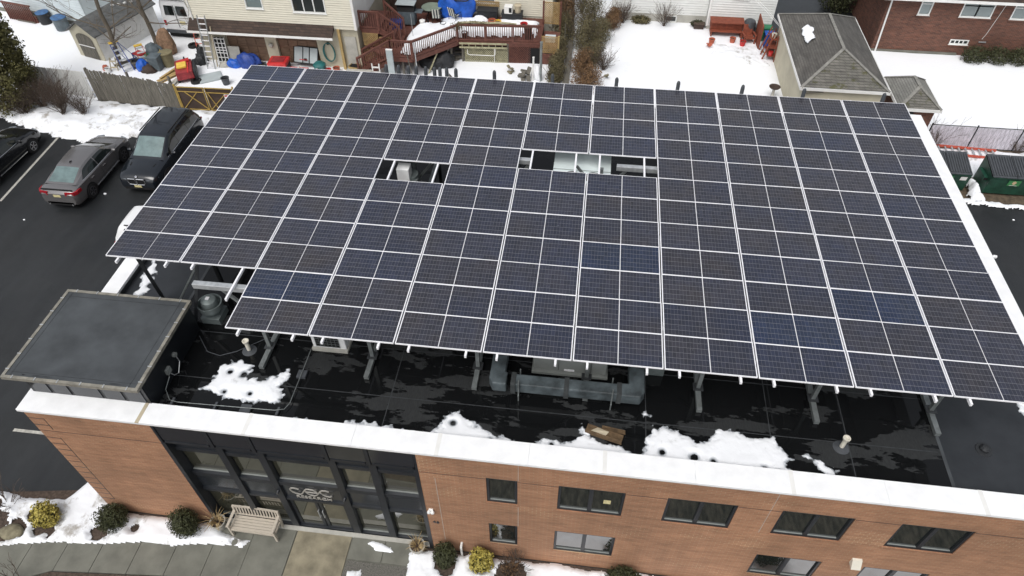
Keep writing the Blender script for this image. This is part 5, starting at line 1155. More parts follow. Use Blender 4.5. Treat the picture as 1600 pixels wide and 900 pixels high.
# things along the garage
sf = thing('salvaged_window', 'white multi pane old window leaning on the garage wall', 'old window', (-9.25, 25.45, .05)); sf.rotation_euler.x = R(-7)
MB().box(-.33, .33, 0, .02, 0, 1.55).build('backing', 'dark', sf)
for x in (-.33, -.12, .1, .30): MB().box(x, x+.045, -.03, -.001, 0, 1.55).build('stile', 'white', sf)
for z in (0, .12, .38, .64, .80, .95, 1.2, 1.45): MB().box(-.33, .345, -.034, -.031, z, z+.055).build('glazing_bar', 'white', sf)
blob('white_sack', 'pale sack slumped at the foot of the window sash', 'sack', (-9.05, 25.1, .03), (.3, .2, .26), 'concrete_lt', 5)
tag(MB().box(-.35, .35, 0, .05, 0, 1.05).build('white_board', 'concrete_lt', loc=(-8.55, 25.52, .03)), 'pale board propped against brown garage door frame', 'board').rotation_euler.x = R(-8)
blob('blue_tarp', 'light blue tarp heap in front of the first garage door', 'tarp', (-8.5, 25.2, .03), (.45, .26, .32), 'blue_tarp', 7)
blob('blue_tarp', 'deep blue crumpled tarp heap against the first garage door', 'tarp', (-7.65, 25.35, .03), (.6, .34, .52), 'blue_dark', 8)
tb = thing('storage_tote', 'bright red storage tote with dark base by garage doors', 'tote', (-5.7, 25.05, .03), R(4))
MB().box(-.5, .5, -.42, .42, 0, .5).build('base', 'dark_plastic', tb, bevel=.04); MB().box(-.54, .54, -.46, .46, .5, .72).build('lid', 'red', tb, bevel=.05); MB().box(-.36, .36, -.28, .28, .721, .74).build('lid_recess', 'red_dark', tb)
bh = thing('basketball_hoop', 'toppled basketball hoop with clear backboard by second garage door', 'hoop', (-4.35, 25.35, .05)); bh.rotation_euler = (R(-28), 0, R(-6))
MB().box(-.75, .75, 0, .03, .35, 1.25).build('backboard', 'slab_grey', bh)
for a in ((-.75, .75, .33, .38), (-.75, .75, 1.22, 1.27)): MB().box(a[0], a[1], -.03, .04, a[2], a[3]).build('frame_bar', 'dark', bh)
for x in (-.75, .72, -.2, .2): MB().box(x, x+.04, -.031, .041, .381, 1.219).build('frame_bar', 'dark', bh)
MB().tube([(.22*math.cos(a), -.28+.22*math.sin(a), .55) for a in np.linspace(0, 6.28, 20)], .015, 6).build('rim', 'red', bh); MB().box(-.06, .06, -.1, -.0, .5, .62).build('bracket', 'dark', bh)
mw_ = thing('red_crate', 'low red plastic crate with pale net bag by the hoop', 'crate', (-4.5, 24.75, .03)); MB().box(-.55, .55, -.22, .22, 0, .4).build('body', 'red', mw_, bevel=.03); MB().tube([(-.1, -.1, .42), (.1, -.2, .6), (.3, -.1, .42), (.15, .1, .55), (-.1, -.1, .42)], .02, 5).build('cord', 'stripe', mw_)
gm = thing('covered_grill', 'teal covered barrel next to the coiled garden hose', 'grill', (-3.35, 25.1, .03)); MB().lathe([(.3, 0), (.33, .3), (.36, .55), (.25, .66), (.02, .70)], 16).build('body', 'teal', gm, smooth=True); MB().box(-.06, .06, -.4, -.3, .35, .5).build('latch', 'dark', gm)
bin_('red_bucket', 'small red bucket beside the teal barrel', 'bucket', (-2.85, 25.05, .03), .12, .15, .3, 'red')
hr = thing('hose_coil', 'green hose coil hanging on the beige garage wall', 'hose', (-2.85, 25.72, 1.05))
MB().tube([(.28*math.cos(a)*(1+.01*a), -.03-.002*a, .55*math.sin(a)) for a in np.linspace(0, 25, 90)], .025, 6).build('coil', 'teal', hr, smooth=True); MB().box(-.05, .05, -.08, .05, .45, .55).build('hook', 'dark', hr)
tag(MB().box(-.12, .12, -.08, .08, 0, .1).build('yellow_scoop', 'yellow', loc=(-6.5, 25.3, .04)), 'small yellow scoop left of the red tote', 'scoop')
# far left corner
h0 = thing('pale_blue_house', 'pale blue sided house wall beyond the snowy left yard', 'house', (-28, 30.75, 0), R(-12.8))
MB().box(0, 8.8, 0, 6, 0, 3.2).build('wall', 'siding_blue', h0); MB().add([(-.3, -.3, 3.2), (9.1, -.3, 3.2), (9.1, 6.3, 3.2), (-.3, 6.3, 3.2), (-.3, 3, 4.8), (9.1, 3, 4.8)], [(0, 1, 5, 4), (2, 3, 4, 5), (1, 2, 5), (3, 0, 4), (3, 2, 1, 0)]).build('roof', 'shingle_grey', h0); MB().box(-.02, 8.82, -.03, 0, 0, .35).build('foundation', 'concrete', h0)
siding(h0, 0, 8.8, -.004, .36, 3.2, 'siding_blue', step=.16)
st = thing('wood_stair', 'brown wooden stoop with slatted railing against pale blue wall', 'stoop', (-24.4, 29.2, 0), R(-12))
for k in range(4): MB().box(-.2+k*.0, 1.2, -.1+k*.3, .2+k*.3, .18*k+.12, .18*k+.17).build('tread', 'wood_grey', st)
for k in range(14): MB().box(-.9+k*.16, -.84+k*.16, -.03, .03, .1, 1.15).build('baluster', 'deck_red', st)
MB().box(-.95, 1.35, -.05, .05, 1.16, 1.24).build('hand_rail', 'deck_red', st); MB().box(-.95, 1.35, .06, .12, .1, .5).build('skirt_board', 'deck_red', st)
bin_('covered_barrel', 'dark barrel under blue cover beside the wooden stoop', 'barrel', (-22.6, 29.1, .03), .34, .36, .7, 'dark_plastic', 'blue_muted')
bin_('covered_barrel', 'grey cart under a blue cover in the left yard', 'barrel', (-21.1, 28.5, .03), .4, .42, .75, 'grey_plastic', 'blue_muted')
# ================================================================== DECK AND MIDDLE YARD
dk = thing('timber_deck', 'red stained raised deck with baluster railing and stairs', 'deck', (0, 0, 0))
DP = [(8.95, 27.5), (8.95, 30.45), (-.9, 30.45), (-.9, 26.3), (.55, 25.0), (2.15, 25.0), (4.25, 27.25)]
MB().prism(DP, 1.24, 1.34).build('floor', 'deck_red', dk)
for k in range(18):
    y = 27.6+k*.16; MB().box(.0, 8.9, y, y+.145, 1.341, 1.365).build('deck_board', 'deck_red', dk)
bal = MB().box(-.018, .018, -.018, .018, 0, .86).mesh('baluster')
def railing(a, b, za, zb, parent=dk, step=.125, posts=True, h=.98, fascia=True):
    a, b = Vector((a[0], a[1], za)), Vector((b[0], b[1], zb)); d = b-a; L = math.hypot(d.x, d.y); n = max(1, int(L/step))
    u = Vector((0, 0, 1))
    MB().bar(a+u*h, b+u*h, .12, .04).build('hand_rail', 'deck_red', parent); MB().bar(a+u*(h-.07), b+u*(h-.07), .04, .08).build('top_rail', 'deck_red', parent); MB().bar(a+u*.08, b+u*.08, .04, .08).build('bottom_rail', 'deck_red', parent)
    for k in range(1, n):
        o = obj('baluster', bal, 'deck_red', parent); o.location = a+d*(k/n)+u*.05
    if fascia: MB().bar(a+u*-.13, b+u*-.13, .05, .24).build('fascia', 'deck_red', parent)
    if posts:
        for p in (a, b): MB().box(p.x-.05, p.x+.05, p.y-.05, p.y+.05, p.z-.1, p.z+h+.03).build('rail_post', 'deck_red', parent)
railing((8.95, 27.56), (4.28, 27.25), 1.34, 1.34); 
for x in (5.85, 7.4): MB().box(x-.045, x+.045, 27.38-.06+(x-5.85)*.066, 27.38+.04+(x-5.85)*.066, 1.2, 2.33).build('rail_post', 'deck_red', dk)
railing((4.25, 27.2), (2.17, 25.02), 1.34, 1.34); railing((2.12, 25.0), (.98, 25.0), 1.34, 1.34)
railing((.95, 25.0), (-1.0, 24.9), 1.34, .25, fascia=False); railing((.95, 26.0), (-1.0, 25.9), 1.34, .25, fascia=False)
for k in range(6): z = 1.16-k*.19; x = .8-k*.32; MB().box(x-.3, x, 25.0, 25.95, z-.04, z).build('stair_tread', 'deck_red', dk)
MB().bar((.95, 25.06, 1.1), (-1.0, 24.96, .02), .04, .24).build('stringer', 'deck_red', dk)
# upper landing beside the house with stairs down to the deck
MB().box(-.95, .1, 26.15, 28.4, 2.24, 2.34).build('landing', 'deck_red', dk); railing((-.92, 26.15), (.1, 26.12), 2.34, 2.34); railing((.15, 26.14), (1.2, 26.3), 2.34, 1.5, fascia=True); railing((.15, 27.5), (1.2, 27.3), 2.34, 1.5, fascia=False)
for k in range(5): MB().box(.12+k*.22, .36+k*.22, 26.25, 27.35, 2.12-k*.17, 2.16-k*.17).build('stair_tread', 'deck_red', dk)
def lattice(parent, a, b, z0, z1, mat, step=.11, name='lattice'):
    a, b = Vector((a[0], a[1], 0)), Vector((b[0], b[1], 0)); d = b-a; L = d.length; d /= L; H = z1-z0; m = MB(); u = Vector((0, 0, 1)); nrm = d.cross(u)
    k = -H
    while k < L:
        s0, s1 = max(k, 0), min(k+H, L)
        if s1-s0 > .02:
            m.bar(a+d*s0+u*(z0+s0-k), a+d*s1+u*(z0+s1-k), .030, .008, nrm); m.bar(a+d*s0+u*(z1-(s0-k))+nrm*.009, a+d*s1+u*(z1-(s1-k))+nrm*.009, .030, .008, nrm)
        k += step
    o_ = m.build(name, mat, parent)
    for q in ((z0, z0+.05), (z1-.05, z1)): MB().bar(a+u*sum(q)/2-nrm*.015, b+u*sum(q)/2-nrm*.015, .02, .05).build('lattice_frame', mat, o_)
    return o_
lattice(dk, (4.6, 27.26), (7.1, 27.40), .05, 1.0, 'lattice_pale'); lattice(dk, (7.15, 27.42), (8.9, 27.55), .05, 1.1, 'deck_red')
lattice(dk, (-.9, 26.12), (-.0, 26.1), 1.35, 2.1, 'lattice'); lattice(dk, (.05, 26.1), (.75, 26.12), 1.35, 1.9, 'lattice'); lattice(dk, (-.95, 26.0), (.5, 26.02), .2, 1.2, 'lattice'); lattice(dk, (-1.75, 26.1), (-1.1, 26.05), .1, 1.9, 'lattice')
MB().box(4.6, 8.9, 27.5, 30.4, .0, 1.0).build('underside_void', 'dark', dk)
for x, y in ((3.9, 27.0), (4.5, 27.3), (7.1, 27.45), (8.9, 27.6), (2.2, 25.2), (.7, 25.15), (1.5, 25.2), (-.9, 26.2)): MB().box(x-.055, x+.055, y-.05, y+.05, 0, 1.24).build('post', 'wood_grey', dk)
MB().bar((3.0, 26.3, .1), (3.9, 27.0, 1.15), .07, .07).build('brace', 'wood_grey', dk)
for k in range(4): MB().box(3.95, 4.45, 27.4+k*.22, 27.64+k*.22, .2+k*.2, .25+k*.2).build('stair_tread', 'wood_grey', dk)
lr2 = thing('stored_ladder', 'weathered wooden ladder stored flat under the deck edge', 'ladder', (5.7, 27.22, .98), R(3.5))
for z in (0, .24): MB().box(-1.35, 1.35, -.04, .04, z, z+.075).build('side_rail', 'lattice_pale', lr2)
for k in range(7): MB().box(-1.2+k*.38, -1.16+k*.38, -.03, .03, .075, .24).build('rung', 'lattice_pale', lr2)
hp = thing('pipe_frame', 'thin bent white pipe frame leaning on pale lattice', 'pipe frame', (5.75, 27.15, .03)); MB().tube([(-.95, .05, .85), (-.95, 0, .62), (-.85, 0, .55), (.55, .03, .55), (.65, .03, .62), (.65, .08, .95)], .018, 6).build('pipe', 'white', hp, smooth=True)
MB().cyl((.6, .06, .02), (.6, .08, .95), .016, n=6).build('leg', 'white', hp)
blob('covered_pile', 'shiny black plastic covered pile beneath the angled railing', 'pile', (3.05, 26.75, .03), (.95, .75, .62), 'dark_plastic', 21, .3, 2.2)
snow('deck_snow', [(1.3, 25.3), (2.05, 25.25), (4.1, 27.45), (6, 27.75), (8.7, 28.0), (8.7, 29.9), (3.2, 29.9), (2.6, 29.3), (1.6, 28.6), (1.3, 27.6)], 1.37, .28, .07, .35, .12, 71, 'snow', [(8.15, 28.1, .35), (6.0, 29.9, .4), (2.6, 29.3, .3)], .6, 1.2)
# plants on the railing and things on the deck
rg = thing('railing_garland', 'dry green vine and driftwood lying along the deck railing', 'vine', (6.0, 27.42, 2.36), R(3.5)); MB().tube([(-1.7, 0, .02), (-.8, .03, .05), (0, -.02, .04), (.9, .02, .05), (1.6, 0, .02)], [.05, .07, .06, .06, .04], 6).build('stem', 'lattice_pale', rg)
leafmesh('foliage', [leaves((-1.7, -.1, -.15), (.45, .22, .3), 350, .07, 81, .2), leaves((-.6, 0, .05), (.9, .12, .1), 250, .06, 82, .2)], 'leaf_olive', rg)
gt = thing('patio_table', 'round green glass patio table on the snowy deck', 'table', (2.3, 29.75, 1.37)); MB().cyl((0, 0, .70), (0, 0, .72), .62, n=28).build('glass_top', 'glass_green', gt); MB().tube([(.62*math.cos(a), .62*math.sin(a), .71) for a in np.linspace(0, 6.283, 30)], .022, 6).build('rim', 'dark', gt)
for k in range(4): a = .8+k*1.57; MB().cyl((.15*math.cos(a), .15*math.sin(a), .69), (.5*math.cos(a), .5*math.sin(a), 0), .02, n=6).build('leg', 'dark', gt)
def chair(label, loc, rz, grp):
    c_ = thing('patio_chair', label, 'chair', loc, rz, group=grp)
    for k in range(6): MB().bar((-.2+k*.08, -.2, .42), (-.2+k*.08, .22, .42), .06, .02).build('seat_strap', 'stripe' if k % 2 else 'lid', c_); MB().bar((-.2+k*.08, .23, .45), (-.2+k*.08, .38, 1.0), .06, .02, (0, 1, 0)).build('back_strap', 'stripe' if k % 2 else 'lid', c_)
    for x in (-.26, .26): MB().tube([(x, -.24, 0), (x, -.24, .62), (x, .2, .62), (x, .4, 1.02)], .018, 6).build('side_frame', 'dark', c_); MB().cyl((x, .2, .62), (x, .3, 0), .018, n=6).build('leg', 'dark', c_)
    return c_
chair('striped patio chair pushed up to the round glass table', (2.72, 29.15, 1.37), R(185), 'patio chairs on the deck'); chair('striped lounge chair beside the blue tarp', (3.75, 29.35, 1.4), R(150), 'patio chairs on the deck')
blob('blue_tarp', 'tall bright blue tarp covering furniture on the deck', 'tarp', (3.75, 30.0, 1.36), (1.05, .45, 1.0), 'blue_tarp', 31, .28)
hr2 = thing('hose_ring', 'dark hose ring lying on top of the blue tarp', 'hose', (4.1, 29.75, 2.62)); MB().tube([(.4*math.cos(a), .26*math.sin(a), .02*math.sin(a*3)) for a in np.linspace(0, 12.5, 50)], .045, 6).build('coil', 'dark_plastic', hr2, smooth=True)
bg_ = thing('gas_grill', 'grey gas grill with lid near the upper stairs', 'grill', (1.0, 28.9, 1.37)); MB().box(-.5, .5, -.3, .3, .1, .85).build('cabinet', 'grey_plastic', bg_, bevel=.02); MB().add([(-.5, -.3, .86), (.5, -.3, .86), (.5, .3, .86), (-.5, .3, .86), (-.5, -.18, 1.1), (.5, -.18, 1.1), (.5, .3, 1.25), (-.5, .3, 1.25)], [(0, 1, 5, 4), (4, 5, 6, 7), (1, 2, 6, 5), (3, 0, 4, 7), (2, 3, 7, 6)]).build('lid', 'dark', bg_); MB().box(-.56, .56, -.32, .35, 1.251, 1.29).build('lid_rim', 'slab_grey', bg_); MB().box(.52, .95, -.25, .25, .8, .84).build('side_shelf', 'grey_plastic', bg_)
um = thing('umbrella_base', 'dark round umbrella base on the snowy deck', 'umbrella base', (2.25, 28.75, 1.38)); MB().lathe([(.24, 0), (.24, .04), (.06, .08), (.05, .4), (.03, .42)], 16).build('base', 'dark', um)
for i, (x, y, L, lab) in enumerate(((5.55, 30.2, .6, 'black deck storage box under the house window'), (7.05, 29.95, .6, 'black deck storage box holding the white heater'))):
    d_ = thing('storage_box', lab, 'storage box', (x, y, 1.37)); MB().box(-L, L, -.28, .28, 0, .5).build('box', 'dark_plastic', d_, bevel=.02); MB().box(-L-.03, L+.03, -.31, .31, .5, .56).build('lid', 'dark_plastic', d_, bevel=.02)
ac = thing('window_heater', 'white appliance with dark grille on the black storage box', 'appliance', (6.85, 29.85, 1.93)); MB().box(-.24, .24, -.2, .2, 0, .42).build('case', 'white', ac, bevel=.02); MB().box(.04, .2, -.212, -.201, .08, .36).build('grille', 'dark', ac)
bin_('clay_pot', 'pale terracotta pot on the black storage box', 'pot', (7.38, 29.95, 1.93), .17, .2, .36, 'tan', 'tan'); bin_('flower_pot', 'orange red flower pot on the deck by dark box', 'pot', (5.95, 29.2, 1.37), .17, .22, .35, 'orange', fill='mulch'); bin_('flower_pot', 'yellow orange flower pot beside the red one', 'pot', (6.3, 29.15, 1.37), .16, .2, .32, 'yellow', fill='mulch')
bin_('red_bucket', 'bright red bucket at the far deck corner', 'bucket', (7.85, 28.95, 1.37), .16, .21, .36, 'red', fill='dark'); bin_('brown_barrel', 'dark brown barrel behind the deck balusters', 'barrel', (8.2, 27.95, 1.37), .2, .24, .6, 'brown_sheet', 'brown_sheet')
tag(MB().box(-.28, .28, -.05, .05, 0, .06).box(-.03, .03, .05, .5, 0, .05).build('green_shovel', 'green', loc=(7.95, 29.5, 1.42)), 'green plastic snow shovel lying by the red bucket', 'shovel')
sc = thing('lattice_screen', 'tan lattice privacy screen at the end of the deck', 'screen', (0, 0, 0)); lattice(sc, (8.95, 29.8), (9.85, 29.75), 1.4, 2.7, 'lattice'); lattice(sc, (9.0, 27.55), (9.95, 27.5), .75, 1.75, 'lattice')
for x, y in ((8.9, 29.8), (9.9, 29.75), (9.98, 27.5)): MB().box(x-.05, x+.05, y-.05, y+.05, 0, 2.75 if y > 28 else 1.8).build('post', 'wood_tan' if y < 28 else 'deck_red', sc)
MB().box(9.02, 9.95, 27.45, 27.55, .1, .7).build('skirt_board', 'deck_red', sc)
tag(MB().box(-.28, .28, -.2, .2, 0, .22).box(-.3, .3, -.22, .22, .221, .27).build('cooler_box', 'siding_blue', loc=(9.45, 28.4, 1.05)), 'pale blue cooler by the lattice screen', 'cooler'); MB().box(9.0, 9.95, 27.6, 29.6, .95, 1.04).build('platform', 'deck_red', sc)
# house behind the deck
h2 = thing('deck_house', 'cream sided house wall behind the red deck', 'house', (0, 0, 0)); MB().box(-.5, 9.35, 30.7, 38, 0, 5.2).build('wall', 'siding_cream', h2)
W2 = [(4.9, 5.9, 2.15, 3.4)]; siding(h2, 3.0, 9.35, 30.69, 1.4, 5.2, 'siding_cream', [(4.84, 5.96, 2.09, 3.46)]); MB().box(-.5, 2.99, 30.66, 30.70, 1.3, 5.2).build('dark_wall', 'brown_sheet', h2)
sash_window(h2, *W2[0], 30.68, glass_='pane_house'); lattice(h2, (4.6, 30.6), (6.2, 30.6), 1.9, 2.2, 'lattice')
MB().add([(-.8, 30.4, 5.2), (9.65, 30.4, 5.2), (9.65, 38.3, 5.2), (-.8, 38.3, 5.2), (-.8, 34.3, 7.6), (9.65, 34.3, 7.6)], [(0, 1, 5, 4), (2, 3, 4, 5), (1, 2, 5), (3, 0, 4), (3, 2, 1, 0)]).build('roof', 'shingle_brown', h2)
# yard in front of the deck
def post_thing(name, label, x, y, h, r, mat, cat='post', lean=(0, 0), z=0): return tag(MB().cyl((0, 0, 0), (lean[0], lean[1], h), r, n=10).cyl((lean[0], lean[1], h), (lean[0]*1.02, lean[1]*1.02, h+.03), r*1.25, n=10).build(name, mat, loc=(x, y, z)), label, cat)
post_thing('metal_post', 'tall grey metal post in snow beside the hedge', 9.17, 25.6, 2.35, .07, 'galv_dark'); post_thing('white_post', 'white wooden stake leaning by the grey post', 8.72, 25.6, 1.4, .05, 'white', lean=(.03, .1))
post_thing('white_post', 'slim white stake tilted against rubble pile', 8.5, 25.75, 1.0, .035, 'white', lean=(.25, .1)); bl = thing('board_pillar', 'wide pale grey board standing in front of the stairs', 'board', (1.02, 24.5, .02)); MB().box(-.17, .17, -.06, .06, 0, 2.0).build('board', 'slab_grey', bl); MB().box(-.18, .18, -.07, .07, 2.0, 2.03).build('cap', 'white', bl)
post_thing('stake', 'thin grey pole leaning on the angled railing', 2.45, 24.55, 2.3, .03, 'galv', lean=(-.1, .3)); post_thing('stake', 'thin dark pole crossing the black covered pile', 2.2, 24.6, 1.7, .025, 'wood_grey', lean=(-.35, .3)); post_thing('stake', 'pale timber prop angled under the deck corner', 2.75, 25.6, 1.3, .045, 'lattice_pale', lean=(.6, .8))
wlad = thing('short_ladder', 'short white two rung ladder by the deck stairs', 'ladder', (.05, 24.75, .02))
for x in (-.2, .2): MB().box(x-.03, x+.03, -.02, .02, 0, 1.0).build('side_rail', 'white', wlad)
for z in (.45, .75): MB().box(-.17, .17, -.03, .03, z, z+.06).build('rung', 'white', wlad)
tank = thing('rain_tank', 'mottled grey metal tank left of the short white ladder', 'tank', (-.9, 24.5, .02), R(2)); MB().box(-.75, .75, -.3, .3, 0, .62).build('tank', 'concrete_lt', tank, bevel=.08); MB().box(-.75, .75, -.32, .32, .3, .34).build('band', 'galv', tank)
def rubble(label, x, y, n, s, seed, mat='wood_grey'):
    t = thing('rubble_pile', label, 'rubble', (x, y, .03)); rng = random.Random(seed)
    for k in range(n):
        m = MB().box(-s*rng.uniform(.5, 1), s*rng.uniform(.5, 1), -s*.4, s*.4, -s*.25, s*.25).build('chunk', mat, t, bevel=.02); m.location = (rng.uniform(-.5, .5)*s*2, rng.uniform(-.5, .5)*s*2.5, .1+rng.uniform(0, 1)*s*1.6); m.rotation_euler = (rng.uniform(-.5, .5), rng.uniform(-.5, .5), rng.uniform(0, 3))
    return t
rubble('grey rubble stack beside the white stakes', 8.3, 25.6, 7, .28, 5); rubble('brown and grey flat stones on the open snow', 7.35, 26.35, 4, .18, 6, 'rock'); rubble('scrap wood jumble beneath the deck stair', .6, 24.4, 9, .22, 8)
pt = thing('dark_pipe_arch', 'dark arched tent scrap with a white pole in snow', 'scrap', (4.05, 24.9, .02)); MB().add([(-.3, 0, 0), (.3, 0, 0), (0, .1, .62), (-.22, .3, 0), (.35, .35, 0)], [(0, 1, 2), (3, 2, 4), (0, 2, 3), (1, 4, 2)]).build('sheet', 'brown_sheet', pt); MB().cyl((.06, -.05, 0), (.06, -.02, .75), .03, n=8).build('pole', 'white', pt)
blob('white_sack', 'bulky white sack between the stakes and grey post', 'sack', (8.98, 25.75, .04), (.2, .22, .55), 'snow', 44)
bb = thing('bird_bath', 'brown bowl bird bath on pale pedestal by the garage wall', 'bird bath', (21.72, 25.2, .05)); MB().lathe([(.16, 0), (.1, .08), (.07, .5), (.1, .6)], 14).build('pedestal', 'concrete_lt', bb, smooth=True); MB().lathe([(.08, .6), (.26, .68), (.30, .74), (.28, .75), (.2, .70), (.02, .67)], 20).build('bowl', 'brown_sheet', bb, smooth=True)
# overgrown hedge between the yards and the path in it
kind(MB().prism([(10.42, 24), (10.78, 24), (10.70, 31), (10.45, 36), (10.2, 36), (10.38, 31)], .0, .34).build('garden_path', 'wood_grey'), 'structure')
HD = [(9.95, 25.5, .42, .75, 'leaf_olive', 'narrow olive shrub left of the grey path, near end'), (9.95, 26.8, .42, .85, 'leaf_olive', 'narrow olive shrub left of grey path, by the lattice screen'), (9.95, 28.3, .42, .9, 'leaf_olive', 'olive shrub squeezed between screen and grey path'), (10.0, 30.2, .5, 1.3, 'leaf_olive', 'tall olive shrub left of the path top end'), (9.95, 32.3, .6, 1.6, 'leaf_brown', 'tall brownish shrub against the cream house corner'),
      (11.7, 25.3, .72, .75, 'leaf_brown', 'russet brown low shrub right of the grey path'), (11.35, 26.9, .55, .9, 'leaf_brown', 'rusty shrub right of the path beside open snow'), (11.9, 28.0, .6, .85, 'leaf_olive', 'spreading olive green shrub above the russet one'), (11.3, 29.6, .65, 1.3, 'leaf_olive', 'tall dull green shrub right of the grey path'), (12.2, 30.4, .6, 1.1, 'leaf_olive', 'mixed green shrub at the snow yard corner'), (11.5, 32.2, .8, 1.7, 'leaf_olive', 'tallest olive shrub near the white house'), (12.9, 32.4, .5, .9, 'leaf_brown', 'brown shrub by the white house foundation')]
for i, (x, y, r, h, mt, lab) in enumerate(HD):
    t = thing('hedge_shrub', lab, 'shrub', (x, y, .03), group='shrubs of the overgrown hedge'); leafmesh('foliage', [leaves((0, 0, h*.6), (r*1.2, r*1.6, h*.68), 3200, .075, 300+i, .15, jag=.5), leaves((.2, .5, h*.8), (r*.9, r*1.1, h*.55), 1200, .08, 330+i, .1, jag=.5)], mt, t)
    rng = random.Random(i); m = MB()
    for k in range(16): a = rng.uniform(0, 6.28); branches(m, Vector((rng.uniform(-.2, .2), rng.uniform(-.2, .2), 0)), Vector((math.cos(a)*.5, math.sin(a)*.5, 1)), h*1.15, .014, 1, rng, .5, .005, 3)
    m.build('stem', 'twig', t)
# ================================================================== WHITE HOUSE
h3 = thing('white_house', 'white clapboard house along the far edge of open snow', 'house', (0, 0, 0)); MB().box(12.9, 18.75, 33.7, 42, 0, 5.5).build('wall', 'siding_white', h3); MB().box(18.76, 22.6, 33.0, 42, 0, 5.5).build('wing_wall', 'siding_white', h3)
MB().box(12.88, 18.77, 33.64, 33.699, 0, .55).build('foundation', 'concrete_lt', h3); MB().box(18.74, 22.62, 32.95, 32.999, 0, .3).build('foundation', 'concrete_lt', h3)
siding(h3, 12.9, 18.74, 33.69, .56, 5.5, 'siding_white', step=.15); siding(h3, 18.76, 22.6, 32.99, .31, 5.5, 'siding_white', [(20.0, 20.9, 2.0, 3.2)], step=.15); sash_window(h3, 20.06, 20.84, 2.06, 3.14, 32.98)
sash_window(h3, 16.3, 16.9, .15, .45, 33.63, glass_='pane_dark'); MB().box(18.70, 18.80, 32.9, 33.0, .3, 5.5).build('corner_trim', 'white', h3)
MB().add([(12.5, 32.6, 5.5), (23, 32.6, 5.5), (23, 42.4, 5.5), (12.5, 42.4, 5.5), (12.5, 37.5, 8), (23, 37.5, 8)], [(0, 1, 5, 4), (2, 3, 4, 5), (1, 2, 5), (3, 0, 4), (3, 2, 1, 0)]).build('roof', 'shingle_grey', h3)
for i, (x, y, s, lab, mt) in enumerate(((14.75, 33.3, .4, 'low green shrub at the white house foundation', 'leaf_olive'), (18.25, 33.2, .32, 'small green potted shrub at the house corner', 'leaf_dark'))):
    shrub('foundation_shrub', lab, x, y, .03, (s*1.5, s*.7, s*.7), mt, 900, .09, 400+i)
twig_shrub('foundation_twigs', 'bare tan bush in front of the basement window', 16.2, 33.1, .03, .7, .9, 26, 55)
pb = thing('storage_bench', 'red stained wooden bench box against the white house', 'bench', (19.85, 32.45, .04)); MB().box(-.95, .95, -.25, .4, .42, .85).build('box', 'wood_red', pb); MB().bar((-1, -.02, .88), (-1+2, -.02, .88), .85, .05).build('lid', 'wood_red', pb); MB().box(-.95, .95, -.55, -.2, .36, .41).build('seat', 'wood_red', pb)
for x in (-.9, .86): MB().box(x, x+.06, -.5, .35, 0, .359).build('leg', 'wood_red', pb)
gk = thing('kettle_grill', 'dark covered kettle grill beside the red bench', 'grill', (21.15, 32.2, .04)); MB().lathe([(.3, 0), (.34, .5), (.36, .85), (.3, 1.05), (.1, 1.14), (.01, 1.15)], 16).build('cover', 'lid', gk, smooth=True); MB().box(-.3, .3, -.42, -.28, .1, .2).build('shelf', 'dark', gk)
ch = thing('wooden_chair', 'red brown wooden armchair in front of the grill', 'chair', (21.1, 31.5, .04), R(10)); MB().box(-.3, .3, -.3, .25, .34, .39).build('seat', 'wood_red', ch); MB().bar((-.0, .28, .35), (0, .42, .95), .56, .04, (0, 1, 0)).build('backrest', 'wood_red', ch)
for x in (-.33, .33): MB().box(x-.05, x+.05, -.35, .3, .55, .59).build('armrest', 'wood_red', ch); MB().box(x-.035, x+.035, -.32, -.24, 0, .549).build('leg', 'wood_red', ch); MB().box(x-.035, x+.035, .18, .26, 0, .549).build('leg', 'wood_red', ch)
bin_('trash_can', 'round grey trash can right of the kettle grill', 'bin', (21.75, 32.35, .04), .2, .25, .6, 'grey_plastic', 'grey_plastic')
for x, y, m_, lab in ((20.2, 31.35, 'orange', 'rusty orange planter tipped on the snow'), (20.75, 31.0, 'red', 'small red pot standing in the snow'), (18.95, 31.1, 'orange', 'orange and white pot pile at the house corner')): bin_('clay_pot', lab, 'pot', (x, y, .04), .13, .18, .3, m_, fill='mulch')
ob = thing('plank', 'olive grey board lying flat on trampled snow', 'board', (21.35, 30.35, .09), R(4)); MB().prism([(-.6, 0), (-.35, -.18), (.6, -.2), (.6, .22), (-.35, .2)], 0, .03).build('board', 'olive_sheet', ob)
rs = thing('plant_stand', 'red wooden slatted plant stand against beige garage wall', 'plant stand', (22.0, 29.9, .04))
for z, d_ in ((.3, .6), (.75, .5), (1.2, .4)): MB().box(-.05, .35, -d_, d_, z, z+.04).build('shelf', 'wood_red', rs)
for y in (-.6, 0, .6): MB().bar((-.35, y, 0), (.05, y*.8, 1.6), .05, .07).build('leg', 'wood_red', rs); MB().bar((.36, y, 0), (.30, y*.8, 1.5), .05, .07).build('leg', 'wood_red', rs)
MB().box(-.42, -.36, .62, 2.3, .05, 1.5).build('slat_screen', 'wood_red', rs)
bin_('yellow_pot', 'cream flower pot on the red plant stand', 'pot', (22.12, 29.75, 1.285), .1, .14, .22, 'pvc', fill='mulch')
for x, y, m_, lab in ((22.15, 31.9, 'green', 'green lidded bin between house and garage'), (22.2, 31.1, 'blue_tarp', 'bright blue recycling bin behind plant stand')): bin_('recycling_bin', lab, 'bin', (x, y, .04), .32, .38, .8, m_, m_, square=True)
snow('trampled_snow', [(18.9, 31.2), (20.5, 30.9), (21.9, 31.3), (22.2, 28.6), (20.2, 28.8), (18.8, 29.8)], .06, .12, .05, .5, .15, 91, 'snow_plowed', lump=.9, freq=3, k='structure')
